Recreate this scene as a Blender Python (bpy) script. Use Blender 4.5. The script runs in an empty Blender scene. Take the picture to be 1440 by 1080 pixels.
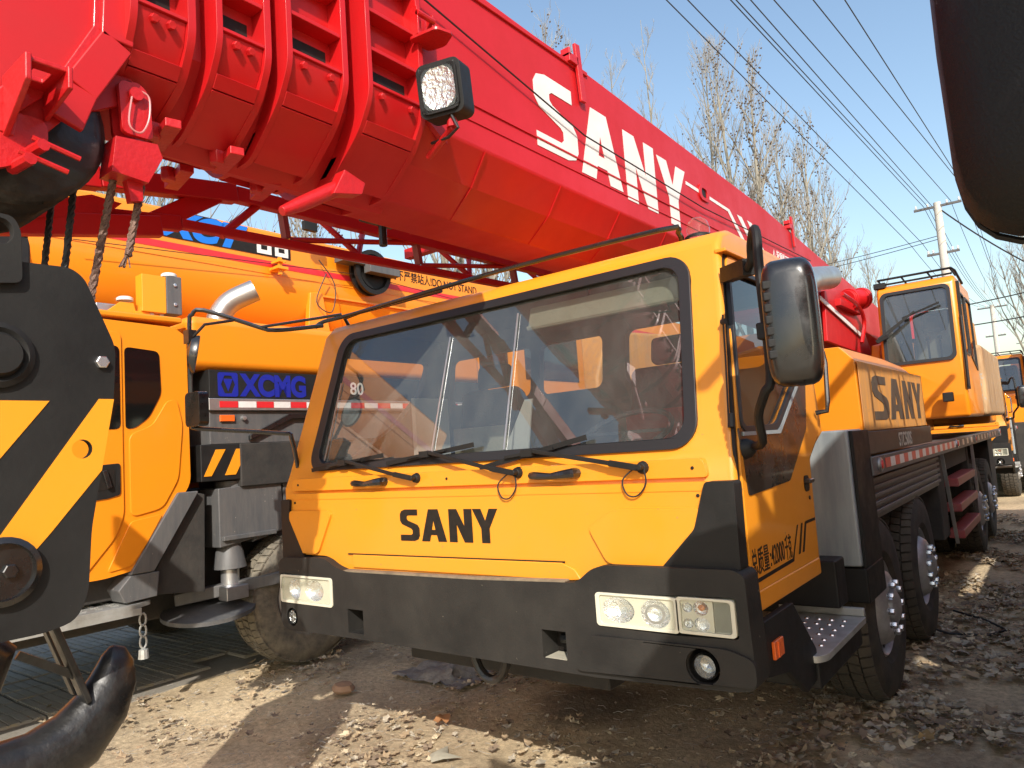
import bpy, bmesh, math, random
from mathutils import Vector, Matrix
from mathutils.geometry import tessellate_polygon
rnd = random.Random(7)
SC = bpy.context.scene
COL = SC.collection

# ------------------------------------------------------------------ camera
cam_d = bpy.data.cameras.new('camera'); cam = bpy.data.objects.new('camera', cam_d); COL.objects.link(cam)
yaw, pitch, roll = -.660, .094, -.070
cy_, sy_ = math.cos(yaw), math.sin(yaw); cp_, sp_ = math.cos(pitch), math.sin(pitch)
Fv = Vector((sy_*cp_, cy_*cp_, sp_)); R0 = Vector((cy_, -sy_, 0)); U0 = R0.cross(Fv)
Rv = math.cos(roll)*R0 + math.sin(roll)*U0; Uv = math.cos(roll)*U0 - math.sin(roll)*R0
m = Matrix((Rv, Uv, -Fv)).transposed().to_4x4(); m.translation = (3.728, -2.523, 1.627)
cam.matrix_world = m
cam_d.sensor_width = 36; cam_d.lens = 1005/1440*36; cam_d.clip_start = .05; cam_d.clip_end = 3000
SC.camera = cam
# ------------------------------------------------------------------ light
SUN = Vector((.98, -1.16, 1.0)).normalized()
EL = math.asin(SUN.z); AZ = math.atan2(SUN.x, SUN.y)
w = bpy.data.worlds.new('World'); SC.world = w; w.use_nodes = True
nt = w.node_tree; bg = nt.nodes['Background']
sky = nt.nodes.new('ShaderNodeTexSky'); sky.sky_type = 'NISHITA'; sky.sun_disc = False
sky.sun_elevation = EL; sky.sun_rotation = AZ; sky.air_density = 1.45; sky.dust_density = 1.8; sky.ozone_density = 2.0; sky.altitude = 50
nt.links.new(sky.outputs[0], bg.inputs[0]); bg.inputs[1].default_value = .15
sl = bpy.data.lights.new('sun', 'SUN'); sl.energy = 4.1; sl.angle = math.radians(.5); sl.color = (1, .94, .85)
so = bpy.data.objects.new('sun', sl); COL.objects.link(so); so.rotation_euler = SUN.to_track_quat('Z', 'Y').to_euler()
so.location = (10, -12, 12)
SC.view_settings.view_transform = 'Standard'; SC.view_settings.look = 'None'; SC.view_settings.gamma = 1
SC.view_settings.exposure = .52; SC.view_settings.use_curve_mapping = False

# ------------------------------------------------------------------ materials
MATS = {}
def lin(c): return tuple(pow(v/255, 2.2) if v > 1 else v for v in c)
def mat(name, col, rough=.5, metal=0., var=None, bump=None, coat=0., stretch=None, rvar=0., spec=None, dirt=None):
    """var=(scale, amount, colour2) blotches; bump=(scale, strength); dirt=(scale, threshold, colour) sparse marks"""
    M = bpy.data.materials.new(name); M.use_nodes = True; n = M.node_tree.nodes; L = M.node_tree.links
    b = n['Principled BSDF']; b.inputs['Base Color'].default_value = (*col, 1); b.inputs['Roughness'].default_value = rough
    b.inputs['Metallic'].default_value = metal
    if coat: b.inputs['Coat Weight'].default_value = coat; b.inputs['Coat Roughness'].default_value = .08
    if spec is not None: b.inputs['Specular IOR Level'].default_value = spec
    tc = n.new('ShaderNodeTexCoord'); mp = n.new('ShaderNodeMapping'); L.new(tc.outputs['Object'], mp.inputs[0])
    if stretch: mp.inputs['Scale'].default_value = stretch
    last = None
    if var:
        t = n.new('ShaderNodeTexNoise'); t.inputs['Scale'].default_value = var[0]; t.inputs['Detail'].default_value = 8; t.inputs['Roughness'].default_value = .65
        L.new(mp.outputs[0], t.inputs['Vector'])
        r = n.new('ShaderNodeMapRange'); r.inputs[1].default_value = .35; r.inputs[2].default_value = .72; r.inputs[4].default_value = var[1]
        L.new(t.outputs['Fac'], r.inputs[0])
        mx = n.new('ShaderNodeMix'); mx.data_type = 'RGBA'; mx.inputs[6].default_value = (*col, 1); mx.inputs[7].default_value = (*var[2], 1)
        L.new(r.outputs[0], mx.inputs[0]); L.new(mx.outputs[2], b.inputs['Base Color']); last = mx.outputs[2]
        if rvar:
            r2 = n.new('ShaderNodeMapRange'); r2.inputs[1].default_value = .3; r2.inputs[2].default_value = .7
            r2.inputs[3].default_value = rough; r2.inputs[4].default_value = min(1, rough+rvar)
            L.new(t.outputs['Fac'], r2.inputs[0]); L.new(r2.outputs[0], b.inputs['Roughness'])
    if dirt:
        t = n.new('ShaderNodeTexNoise'); t.inputs['Scale'].default_value = dirt[0]; t.inputs['Detail'].default_value = 5; t.inputs['Roughness'].default_value = .7
        L.new(tc.outputs['Object'], t.inputs['Vector'])
        r = n.new('ShaderNodeMapRange'); r.inputs[1].default_value = dirt[1]; r.inputs[2].default_value = dirt[1]+.05
        L.new(t.outputs['Fac'], r.inputs[0])
        mx = n.new('ShaderNodeMix'); mx.data_type = 'RGBA'; mx.inputs[6].default_value = (*col, 1); mx.inputs[7].default_value = (*dirt[2], 1)
        if last: L.new(last, mx.inputs[6])
        L.new(r.outputs[0], mx.inputs[0]); L.new(mx.outputs[2], b.inputs['Base Color'])
    if bump:
        t = n.new('ShaderNodeTexNoise'); t.inputs['Scale'].default_value = bump[0]; t.inputs['Detail'].default_value = 6
        L.new(mp.outputs[0], t.inputs['Vector'])
        bp = n.new('ShaderNodeBump'); bp.inputs['Strength'].default_value = bump[1]; bp.inputs['Distance'].default_value = .01
        L.new(t.outputs['Fac'], bp.inputs['Height']); L.new(bp.outputs[0], b.inputs['Normal'])
    MATS[name] = M; return M
YEL = mat('yellow_paint', (.77, .275, .010), .33, var=(2.2, .3, (.58, .26, .04)), coat=.35, bump=(9, .02), rvar=.2, dirt=(38, .665, (.42, .20, .06)))
YELO = mat('orange_yellow_paint', (.80, .25, .008), .36, var=(2.5, .3, (.62, .22, .02)), coat=.3, bump=(9, .02))
YELW = mat('worn_yellow_paint', (.62, .27, .05), .6, var=(5, .85, (.36, .20, .09)), stretch=(3, 3, .35), dirt=(22, .62, (.30, .2, .12)))
RUST = mat('peeling_brown_panel', (.56, .38, .20), .75, var=(5, 1., (.20, .085, .03)), stretch=(3, 3, .35), bump=(20, .3), dirt=(12, .6, (.36, .38, .36)))
RED = mat('red_paint', (.49, .0045, .0065), .40, var=(3, .5, (.36, .004, .006)), coat=.08, bump=(3, .16), rvar=.2, dirt=(28, .71, (.24, .035, .03)))
REDS = mat('sprayed_red_paint', (.49, .006, .008), .45, var=(14, .5, (.37, .008, .010)), bump=(60, .25), coat=.2)
REDF = mat('faded_red_paint', (.27, .035, .04), .5, var=(8, .7, (.22, .10, .09)), bump=(20, .1))
BLK = mat('black_plastic', (.009, .009, .009), .45, var=(6, .4, (.024, .022, .020)), spec=.35, bump=(120, .06), rvar=.25)
BLKD = mat('dusty_black_bumper', (.013, .0125, .012), .55, spec=.35, var=(3.5, .55, (.045, .040, .033)), bump=(90, .1), rvar=.2, dirt=(30, .69, (.33, .28, .21)))
BLKG = mat('gloss_black', (.008, .008, .009), .18, var=(9, .5, (.02, .018, .016)), coat=.6, bump=(25, .05), rvar=.25)
IRON = mat('black_forged_iron', (.009, .009, .0095), .25, var=(12, .6, (.026, .024, .022)), bump=(28, .35), coat=.2, rvar=.3, dirt=(45, .68, (.2, .18, .15)))
DARK = mat('dark_underbody', (.02, .019, .018), .8, var=(5, .6, (.06, .052, .043)), bump=(30, .3))
PLATE = mat('charcoal_painted_plate', (.010, .0098, .0098), .5, spec=.3, var=(1.8, .5, (.028, .027, .025)), bump=(70, .08), rvar=.25, dirt=(42, .71, (.10, .09, .08)))
HAZY = mat('hazard_yellow', (.78, .285, .010), .42, var=(4, .3, (.66, .29, .03)), bump=(40, .05), dirt=(34, .70, (.22, .13, .05)))
GREYM = mat('grey_steel_sheet', (.24, .28, .30), .38, metal=.3, var=(3, .8, (.42, .46, .46)), stretch=(4, 4, .5), rvar=.2)
GREYP = mat('grey_painted_steel', (.075, .078, .082), .5, var=(6, .6, (.15, .14, .13)), stretch=(3, 3, .5), bump=(30, .1), dirt=(25, .66, (.33, .30, .25)))
ALU = mat('aluminium', (.55, .56, .57), .35, metal=.8, var=(10, .5, (.3, .3, .3)), bump=(40, .05))
STEEL = mat('galvanised_step', (.48, .49, .47), .45, metal=.5, var=(8, .8, (.28, .27, .24)), bump=(40, .15))
RIM = mat('silver_rim', (.48, .48, .49), .36, metal=.5, var=(6, .7, (.15, .14, .13)), bump=(30, .1), rvar=.2)
NUT = mat('bright_nut', (.72, .72, .74), .25, metal=.9, var=(30, .4, (.4, .4, .4)))
CHROME = mat('exhaust_steel', (.55, .53, .50), .28, metal=.85, var=(6, .6, (.35, .32, .28)), rvar=.2)
RUB = mat('tyre_rubber', (.020, .019, .018), .85, var=(6, .85, (.075, .064, .048)), bump=(60, .3))
RUBD = mat('muddy_tyre_rubber', (.085, .078, .065), .9, var=(9, .9, (.26, .225, .165)), bump=(50, .5))
SEAL = mat('rubber_seal', (.014, .014, .015), .45)
WIRE = mat('steel_rope', (.10, .055, .04), .5, metal=.4, var=(40, .8, (.26, .16, .12)), bump=(200, .5))
CABLE = mat('cable_black', (.015, .015, .016), .6)
WHT = mat('white_lettering', (.70, .69, .66), .5, var=(8, .5, (.55, .53, .5)))
BLU = mat('blue_lettering', (.010, .02, .28), .4, var=(14, .5, (.01, .02, .25)), stretch=(1, 4, .5))
BLU2 = mat('bright_blue_lettering', (.01, .16, .62), .4)
INKD = mat('black_lettering', (.011, .010, .009), .5, spec=.25, var=(30, .5, (.035, .025, .02)))
INKR = mat('worn_black_lettering', (.035, .035, .03), .5, var=(10, .6, (.09, .08, .06)))
RTAPE = mat('red_reflector', (.62, .02, .025), .35, var=(20, .4, (.45, .04, .05)))
WTAPE = mat('white_reflector', (.72, .70, .68), .35, var=(20, .5, (.5, .46, .44)))
ORA = mat('orange_reflector', (.80, .14, .02), .25, coat=.6, var=(30, .4, (.6, .08, .01)))
BEIGE = mat('beige_cloth', (.42, .39, .30), .85, var=(10, .5, (.3, .28, .22)), bump=(40, .3))
TRIM = mat('grey_cab_trim', (.13, .12, .105), .8, var=(4, .5, (.08, .075, .065)), bump=(60, .1))
SEATM = mat('dark_seat_cloth', (.045, .045, .05), .85, bump=(90, .3))
REDC = mat('red_cloth', (.40, .02, .02), .8, bump=(40, .3))
CONC = mat('concrete_pole', (.52, .50, .45), .85, var=(8, .5, (.4, .38, .34)))
BARK = mat('pale_bark', (.28, .26, .21), .9, var=(5, .8, (.20, .18, .14)), bump=(20, .4))
TREAD = mat('dusty_tread', (.085, .072, .055), .9, var=(7, .8, (.035, .032, .028)), bump=(50, .4))
TWIG = mat('twig_bark', (.22, .205, .18), .9, var=(2, .6, (.33, .315, .285)))
BALL = mat('seed_ball', (.10, .065, .04), .95)
PAVE = mat('concrete_paver', (.27, .25, .215), .85, var=(4, .7, (.20, .17, .13)), bump=(60, .3), dirt=(9, .6, (.30, .25, .17)))
def glass(name, tint, refl, dust=.06, dustc=(.35, .33, .28), rough=.01):
    M = bpy.data.materials.new(name); M.use_nodes = True; n = M.node_tree.nodes; L = M.node_tree.links
    out = n['Material Output']; n.remove(n['Principled BSDF'])
    tr = n.new('ShaderNodeBsdfTransparent'); tr.inputs[0].default_value = (*tint, 1)
    gl = n.new('ShaderNodeBsdfGlossy'); gl.inputs['Roughness'].default_value = rough; gl.inputs[0].default_value = (.9, .92, .95, 1)
    fr = n.new('ShaderNodeFresnel'); ge = n.new('ShaderNodeNewGeometry'); mi = n.new('ShaderNodeMapRange')   # same reflectance from both sides of a thin pane
    mi.inputs[3].default_value = refl; mi.inputs[4].default_value = 1/refl; L.new(ge.outputs['Backfacing'], mi.inputs[0]); L.new(mi.outputs[0], fr.inputs[0])
    a = n.new('ShaderNodeMixShader'); L.new(fr.outputs[0], a.inputs[0]); L.new(tr.outputs[0], a.inputs[1]); L.new(gl.outputs[0], a.inputs[2])
    df = n.new('ShaderNodeBsdfDiffuse'); df.inputs[0].default_value = (*dustc, 1)
    t = n.new('ShaderNodeTexNoise'); t.inputs['Scale'].default_value = 3; t.inputs['Detail'].default_value = 9; t.inputs['Roughness'].default_value = .7
    tc = n.new('ShaderNodeTexCoord'); mp = n.new('ShaderNodeMapping'); mp.inputs['Scale'].default_value = (1, 1, .5); L.new(tc.outputs['Object'], mp.inputs[0]); L.new(mp.outputs[0], t.inputs['Vector'])
    r = n.new('ShaderNodeMapRange'); r.inputs[1].default_value = .3; r.inputs[2].default_value = .8; r.inputs[3].default_value = dust*.4; r.inputs[4].default_value = dust*2.2
    L.new(t.outputs['Fac'], r.inputs[0])
    b = n.new('ShaderNodeMixShader'); L.new(r.outputs[0], b.inputs[0]); L.new(a.outputs[0], b.inputs[1]); L.new(df.outputs[0], b.inputs[2])
    L.new(b.outputs[0], out.inputs[0]); return M
GLASS = glass('windshield_glass', (.60, .63, .61), 2.1, .12, (.25, .26, .24))
GLASSD = glass('side_glass', (.30, .31, .30), 1.6, .03)
LENS = glass('lamp_lens', (.985, .99, .98), 1.35, .035, (.6, .6, .5))
BLACKG = mat('black_glass', (.006, .006, .006), .06, coat=.5)
REFL = mat('lamp_reflector', (.93, .93, .92), .13, metal=1., bump=(55, 1.))
FOGR = mat('dull_reflector', (.42, .42, .42), .2, metal=1., bump=(40, .8))
MIRR = mat('mirror_glass', (.75, .77, .8), .03, metal=1.)
AMB = mat('amber_bulb', (.55, .20, .06), .3, coat=.5)
LAMPB = mat('lamp_bowl', (.55, .55, .50), .5)
CREAM = mat('cream_lens', (.62, .60, .48), .35, coat=.4)
PLASTIC = mat('crumpled_sheet', (.28, .26, .23), .5, var=(14, .9, (.16, .13, .10)), bump=(30, .8))

# ------------------------------------------------------------------ geometry helpers
class MB:
    def __init__(s): s.v = []; s.f = []; s.m = []; s.sm = []
    def add(s, vs, fs, m=0, smooth=False):
        o = len(s.v); s.v += [tuple(v) for v in vs]
        for f in fs: s.f.append([o+i for i in f]); s.m.append(m); s.sm.append(smooth)
        return s
    def box(s, x0, x1, y0, y1, z0, z1, m=0):
        vs = [(x, y, z) for x in (x0, x1) for y in (y0, y1) for z in (z0, z1)]
        return s.add(vs, [(0, 1, 3, 2), (4, 6, 7, 5), (0, 4, 5, 1), (2, 3, 7, 6), (0, 2, 6, 4), (1, 5, 7, 3)], m)
    def bar(s, p0, p1, wd, ht, m=0, up=(0, 0, 1)):
        p0 = Vector(p0); p1 = Vector(p1); d = (p1-p0).normalized(); u = Vector(up); a = d.cross(u)
        if a.length < 1e-4: a = d.cross(Vector((1, 0, 0)))
        a.normalize(); b = a.cross(d).normalized(); a = a*wd/2; b = b*ht/2
        vs = [p+i*a+j*b for p in (p0, p1) for (i, j) in ((-1, -1), (1, -1), (1, 1), (-1, 1))]
        return s.add(vs, [(0, 1, 2, 3), (7, 6, 5, 4), (0, 4, 5, 1), (1, 5, 6, 2), (2, 6, 7, 3), (3, 7, 4, 0)], m)
    def plate(s, loops, axis, a, b, m=0):
        """outline (+ holes) in the plane across `axis`, extruded from a to b. axis x:(y,z) y:(x,z) z:(x,y)"""
        def P(q, t): return {'x': (t, q[0], q[1]), 'y': (q[0], t, q[1]), 'z': (q[0], q[1], t)}[axis]
        return s.plate3(loops, lambda q: P(q, a), lambda q: P(q, b), m)
    def plate3(s, loops, fa, fb, m=0):
        tris = tessellate_polygon([[Vector((q[0], q[1], 0)) for q in l] for l in loops])
        flat = [q for l in loops for q in l]; n = len(flat)
        vs = [fa(q) for q in flat]+[fb(q) for q in flat]
        fs = []
        for t in tris:
            fs.append((t[0], t[1], t[2])); fs.append((t[2]+n, t[1]+n, t[0]+n))
        o = 0
        for l in loops:
            k = len(l)
            for i in range(k): fs.append((o+i, o+(i+1) % k, n+o+(i+1) % k, n+o+i))
            o += k
        return s.add(vs, fs, m)
    def tube(s, pts, r, n=8, m=0, caps=True, closed=False):
        pts = [Vector(p) for p in pts]; k = len(pts)
        rr = r if isinstance(r, (list, tuple)) else [r]*k
        vs = []; ref = None
        for i in range(k):
            if closed: d = pts[(i+1) % k]-pts[i-1]
            else: d = pts[min(i+1, k-1)]-pts[max(i-1, 0)]
            d.normalize()
            if ref is None:
                ref = d.cross(Vector((0, 0, 1)))
                if ref.length < .1: ref = d.cross(Vector((1, 0, 0)))
            ref = (ref-d*ref.dot(d)).normalized(); b = d.cross(ref)
            for j in range(n):
                t = 2*math.pi*j/n; vs.append(pts[i]+rr[i]*(math.cos(t)*ref+math.sin(t)*b))
        fs = []
        for i in range(k if closed else k-1):
            i2 = (i+1) % k
            for j in range(n): fs.append((i*n+j, i*n+(j+1) % n, i2*n+(j+1) % n, i2*n+j))
        o = len(s.v); s.add(vs, fs, m, n > 4)
        if caps and not closed:
            s.f.append([o+j for j in range(n)][::-1]); s.m.append(m); s.sm.append(False)
            s.f.append([o+(k-1)*n+j for j in range(n)]); s.m.append(m); s.sm.append(False)
        return s
    def lathe(s, prof, o, d, n=24, m=0):
        """prof = [(radius, height)] round axis d through o"""
        o = Vector(o); d = Vector(d).normalized(); a = d.cross(Vector((0, 0, 1)))
        if a.length < .1: a = d.cross(Vector((1, 0, 0)))
        a.normalize(); b = d.cross(a); vs = []
        for (r, h) in prof:
            for j in range(n):
                t = 2*math.pi*j/n; vs.append(o+d*h+max(r, 1e-4)*(math.cos(t)*a+math.sin(t)*b))
        fs = [(i*n+j, i*n+(j+1) % n, (i+1)*n+(j+1) % n, (i+1)*n+j) for i in range(len(prof)-1) for j in range(n)]
        s.add(vs, fs, m, True); return s
    def hexa(s, o, d, r, h, m=0, n=6): return s.lathe([(0, 0), (r, 0), (r, h*.85), (r*.85, h), (0, h)], o, d, n, m)
    def mesh(s, name, mats, ang=35):
        me = bpy.data.meshes.new(name); me.from_pydata(s.v, [], s.f)
        for M in mats: me.materials.append(M)
        me.polygons.foreach_set('material_index', s.m); me.validate()
        bm = bmesh.new(); bm.from_mesh(me)
        bmesh.ops.recalc_face_normals(bm, faces=bm.faces); bm.to_mesh(me); bm.free()
        me.shade_smooth(); me.set_sharp_from_angle(angle=math.radians(ang))
        return me
    def build(s, name, mats, parent=None, bev=0, seg=2, ang=35, kind=None, label=None):
        if not isinstance(mats, (list, tuple)): mats = [mats]
        o = bpy.data.objects.new(name, s.mesh(name, mats, ang)); COL.objects.link(o)
        if bev:
            bm = o.modifiers.new('bevel', 'BEVEL'); bm.width = bev; bm.segments = seg; bm.limit_method = 'ANGLE'; bm.angle_limit = math.radians(40)
            bm.harden_normals = True
        attach(o, parent)
        if kind: o['kind'] = kind
        if label: o['label'] = label
        return o
def attach(o, parent):
    if parent is not None:
        o.parent = parent; o.matrix_parent_inverse = wmat(parent).inverted()
def wmat(o):
    M = Matrix.Translation(o.location) @ o.rotation_euler.to_matrix().to_4x4()
    return (wmat(o.parent) @ o.matrix_parent_inverse @ M) if o.parent else M
def thing(name, label, cat, loc=(0, 0, 0), group=None):
    o = bpy.data.objects.new(name, None); COL.objects.link(o); o.location = loc; o.empty_display_size = .2
    o['label'] = label; o['category'] = cat
    if group: o['group'] = group
    return o
def tag(o, label, cat, group=None):
    o['label'] = label; o['category'] = cat
    if group: o['group'] = group
    return o
def kids(o, allo): return [c for c in allo if c.parent == o]
def copy_tree(root, dx, dy, skip=()):
    allo = list(COL.objects); r = root.copy(); COL.objects.link(r); r.location = root.location+Vector((dx, dy, 0))
    def rec(src, dst):
        for c in kids(src, allo):
            if c.name.split('.')[0] in skip: continue
            k = c.copy(); COL.objects.link(k); k.parent = dst; k.matrix_parent_inverse = c.matrix_parent_inverse.copy(); rec(c, k)
    rec(root, r); return r
def sm(pts, k=5):
    P = [Vector(p) for p in pts]; out = []
    for i in range(len(P)-1):
        a, b, c, d = P[max(i-1, 0)], P[i], P[i+1], P[min(i+2, len(P)-1)]
        for j in range(k):
            t = j/k; out.append(.5*((2*b)+(c-a)*t+(2*a-5*b+4*c-d)*t*t+(3*b-a-3*c+d)*t**3))
    return out+[P[-1]]
def rrect(x0, x1, z0, z1, r=.05, n=5):
    if not isinstance(r, (list, tuple)): r = [r]*4
    out = []
    for (cx, cz, a, q) in ((x1-r[0], z1-r[0], 0, r[0]), (x0+r[1], z1-r[1], 90, r[1]), (x0+r[2], z0+r[2], 180, r[2]), (x1-r[3], z0+r[3], 270, r[3])):
        for i in range(n+1):
            t = math.radians(a+90*i/n); out.append((cx+q*math.cos(t), cz+q*math.sin(t)))
    return out
def roundpoly(pts, r, n=4):
    """round the corners of a polygon"""
    out = []; k = len(pts)
    for i in range(k):
        p = Vector(pts[i]); a = Vector(pts[i-1])-p; b = Vector(pts[(i+1) % k])-p
        q = min(r, a.length*.45, b.length*.45); A = p+a.normalized()*q; B = p+b.normalized()*q
        for j in range(n+1):
            t = j/n; out.append(tuple((1-t)**2*A+2*t*(1-t)*p+t*t*B))
    return out
def carve(o, cutters):
    """cut boxes/prisms out of a mesh for good, then drop the cutters"""
    for c in cutters:
        md = o.modifiers.new('cut', 'BOOLEAN'); md.object = c; md.operation = 'DIFFERENCE'; md.solver = 'EXACT'
        md.material_mode = 'TRANSFER'
    bpy.context.view_layer.update()
    me = bpy.data.meshes.new_from_object(o.evaluated_get(bpy.context.evaluated_depsgraph_get()))
    o.modifiers.clear(); o.data = me; me.shade_smooth(); me.set_sharp_from_angle(angle=math.radians(32))
    for c in cutters: bpy.data.objects.remove(c)
GLY = {
 'S': ([[(0, 0), (.45, 0), (.57, .05), (.62, .16), (.62, .40), (.56, .51), (.26, .64), (.22, .69), (.22, .77), (.26, .81), (.57, .81), (.57, 1), (.17, 1), (.05, .95), (0, .84), (0, .64), (.06, .53), (.36, .39), (.40, .34), (.40, .24), (.36, .19), (0, .19)]], .62),
 'A': ([[(0, 0), (.23, 1), (.51, 1), (.74, 0), (.50, 0), (.46, .2), (.28, .2), (.24, 0)], [(.315, .36), (.37, .66), (.425, .36)]], .74),
 'N': ([[(0, 0), (0, 1), (.23, 1), (.44, .47), (.44, 1), (.66, 1), (.66, 0), (.43, 0), (.22, .55), (.22, 0)]], .66),
 'Y': ([[(.24, 0), (.24, .42), (0, 1), (.24, 1), (.36, .64), (.48, 1), (.72, 1), (.47, .42), (.47, 0)]], .72)}
def glyph(mb, ch, x0, x1, z0, z1, fn, m=0):
    """fn(u,v,depth) -> 3d"""
    loops, wd = GLY[ch]
    L = [[(x0+(x1-x0)*u/wd, z0+(z1-z0)*v) for (u, v) in l] for l in loops]
    mb.plate3(L, lambda q: fn(q[0], q[1], 0), lambda q: fn(q[0], q[1], 1), m)
def text(body, size, M, mt, name, parent, depth=.002, shear=0, sx=1, bold=.012):
    c = bpy.data.curves.new(name, 'FONT'); c.body = body; c.size = size; c.extrude = depth; c.shear = shear; c.offset = size*bold
    o = bpy.data.objects.new(name, c); COL.objects.link(o); bpy.context.view_layer.update()
    me = bpy.data.meshes.new_from_object(o.evaluated_get(bpy.context.evaluated_depsgraph_get()))
    bpy.data.objects.remove(o)
    me.transform(M @ Matrix.Diagonal((sx, 1, 1, 1))); me.materials.clear(); me.materials.append(mt)
    k = bpy.data.objects.new(name, me); COL.objects.link(k); attach(k, parent); return k
def SIDE(x, y, z, tilt=0):   # text frame on a face looking +x : reading direction +y
    M = Matrix(((0, 0, 1), (1, 0, 0), (0, 1, 0))).to_4x4(); M.translation = (x, y, z)
    return M @ Matrix.Rotation(tilt, 4, 'Z')

# ================================================================== MAIN CRANE
MC = thing('truck_crane', 'nearest crane, yellow full width cab with black SANY lettering and red boom above', 'crane', (1.375, 5, 0), 'truck cranes parked in the yard')
def tx(x, z):            # cab sides lean in above the waist
    return 1.375+(x-1.375)*(1-.0655*max(0, z-1.55)/.95)
def taper(mb):
    mb.v = [(tx(x, z), y, z) for (x, y, z) in mb.v]; return mb
prof = [(0, .98), (0, 1.50), (.035, 1.585), (.285, 2.42), (.345, 2.482), (.46, 2.515), (1.28, 2.515), (1.36, 2.44), (1.25, 1.62), (.97, 1.52), (.95, .98)]
ob = MB().plate([prof], 'x', 0, 2.75); ob.v = [(tx(x, z), y, z) for (x, y, z) in ob.v]
cab = ob.build('cab', [YEL, TRIM], MC, bev=.055, seg=5)
def cutter(mb): return mb.build('cutter', [TRIM], None)
inn = taper(MB().plate([[(.05, 1.1), (.05, 1.5), (.095, 1.6), (.325, 2.38), (.45, 2.455), (1.26, 2.455), (1.30, 2.38), (1.20, 1.66), (.90, 1.56), (.90, 1.1)]], 'x', .06, 2.69))
wsc = MB().plate([rrect(.275, 2.555, 1.63, 2.36, .085)], 'y', -.2, .36)
WIN = [(.31, 2.30), (1.17, 2.30), (1.10, 2.1), (.87, 1.87), (.50, 1.665), (.115, 1.66)]
swc = MB().plate([roundpoly(WIN, .05)], 'x', 2.55, 2.9); swl = MB().plate([roundpoly(WIN, .05)], 'x', -.2, .2)
rws = [MB().plate([rrect(a, b, 1.98, 2.31, .05)], 'y', 1.1, 1.6) for a, b in ((.22, .95), (1.02, 1.50), (1.66, 2.06), (2.2, 2.5))]
carve(cab, [cutter(q) for q in [inn, wsc, swc, swl]+rws])
def wy(z, off=0): return .035+.2994*(z-1.585)+off
def WS(off0, off1): return (lambda q: (tx(q[0], q[1]), wy(q[1], off0), q[1])), (lambda q: (tx(q[0], q[1]), wy(q[1], off1), q[1]))
f0, f1 = WS(-.014, .03)
seal = MB().plate3([rrect(.20, 2.615, 1.592, 2.405, .11, 7), rrect(.268, 2.562, 1.636, 2.36, .08, 7)], f0, f1).build('windshield_seal', SEAL, cab, bev=.008)
g0 = MB(); q = rrect(.26, 2.57, 1.63, 2.37, .08, 5); g0.add([(tx(x, z), wy(z, .008), z) for x, z in q], [tuple(range(len(q)))])
ws = g0.build('windshield', GLASS, cab)
# cracks and light streaks down the laminated glass, imitated by thin bright metal strips
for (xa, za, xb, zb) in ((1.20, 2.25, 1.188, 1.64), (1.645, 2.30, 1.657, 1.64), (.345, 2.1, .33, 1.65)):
    MB().bar((xa, wy(za, -.001), za), (xb, wy(zb, -.001), zb), .007, .004).build('glass_light_streak', ALU, ws)
# front panel : proud lower skin with an inset floor and a crease
fp = [(.10, 1.13), (.42, 1.13), (.47, 1.12), (.54, 1.065), (2.09, 1.075), (2.16, 1.135), (2.50, 1.145), (2.66, 1.30), (2.66, 1.47), (.10, 1.47)]
fpa = roundpoly(fp, .02)
front = MB().plate([fpa], 'y', -.035, .02).build('front_panel', YEL, MC, bev=.016, seg=3)
MB().plate([roundpoly([(.10, 1.485), (2.66, 1.485), (2.64, 1.555), (.12, 1.555)], .02)], 'y', -.018, .02).build('cowl_panel', YEL, front, bev=.012, seg=3)
MB().plate([roundpoly([(.115, 1.14), (.37, 1.14), (.50, 1.36), (.46, 1.375), (.115, 1.375)], .03)], 'y', -.050, -.03).build('pressed_corner', YEL, front, bev=.012, seg=3)
MB().plate([roundpoly([(2.22, 1.16), (2.49, 1.16), (2.63, 1.30), (2.63, 1.375), (2.27, 1.375), (2.14, 1.3)], .03)], 'y', -.048, -.03).build('pressed_corner', YEL, front, bev=.012, seg=3)
MB().plate([[(.66, 1.145), (2.0, 1.155), (2.06, 1.13), (2.09, 1.09), (2.04, 1.085), (.66, 1.078)]], 'y', -.046, -.03).build('lower_lip', YEL, front, bev=.007)
MB().plate([[(.62, 1.150), (2.01, 1.160), (2.01, 1.153), (.62, 1.144)]], 'y', -.042, -.034).build('groove_shade_strip', INKD, front)  # raised dark strip standing in for a groove's shadow; nothing is cut
for ch, a, b in (('S', 1.032, 1.165), ('A', 1.180, 1.345), ('N', 1.365, 1.51), ('Y', 1.515, 1.665)):
    L = MB(); glyph(L, ch, a, b, 1.225, 1.378, lambda u, v, d: (u, -.0352-.0025*d, v)); L.build('letter', INKD, front)
for xa, xb in ((.70, .915), (1.88, 2.09)):
    h = MB(); h.tube([(xa, -.015, 1.515), (xa, -.05, 1.518), (xa+.03, -.062, 1.517), ((xa+xb)/2, -.062, 1.512), (xb-.04, -.064, 1.517), (xb, -.055, 1.520), (xb, -.015, 1.52)], [.016, .017, .017, .014, .019, .022, .022], 8)
    h.build('front_grip', BLKG, front)
for x, z in ((.17, 1.52), (1.35, 1.52), (2.60, 1.52), (.16, 1.42), (2.62, 1.42), (1.0, 1.11), (1.7, 1.11)):
    MB().lathe([(0, 0), (.007, 0), (.006, .003), (0, .004)], (x, -.0365 if z < 1.5 else -.0185, z), (0, -1, 0), 8).build('panel_screw', BLK, front)
MB().box(.10, 2.66, -.0375, -.034, 1.4365, 1.4395).build('panel_crease', YELO, front)
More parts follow.
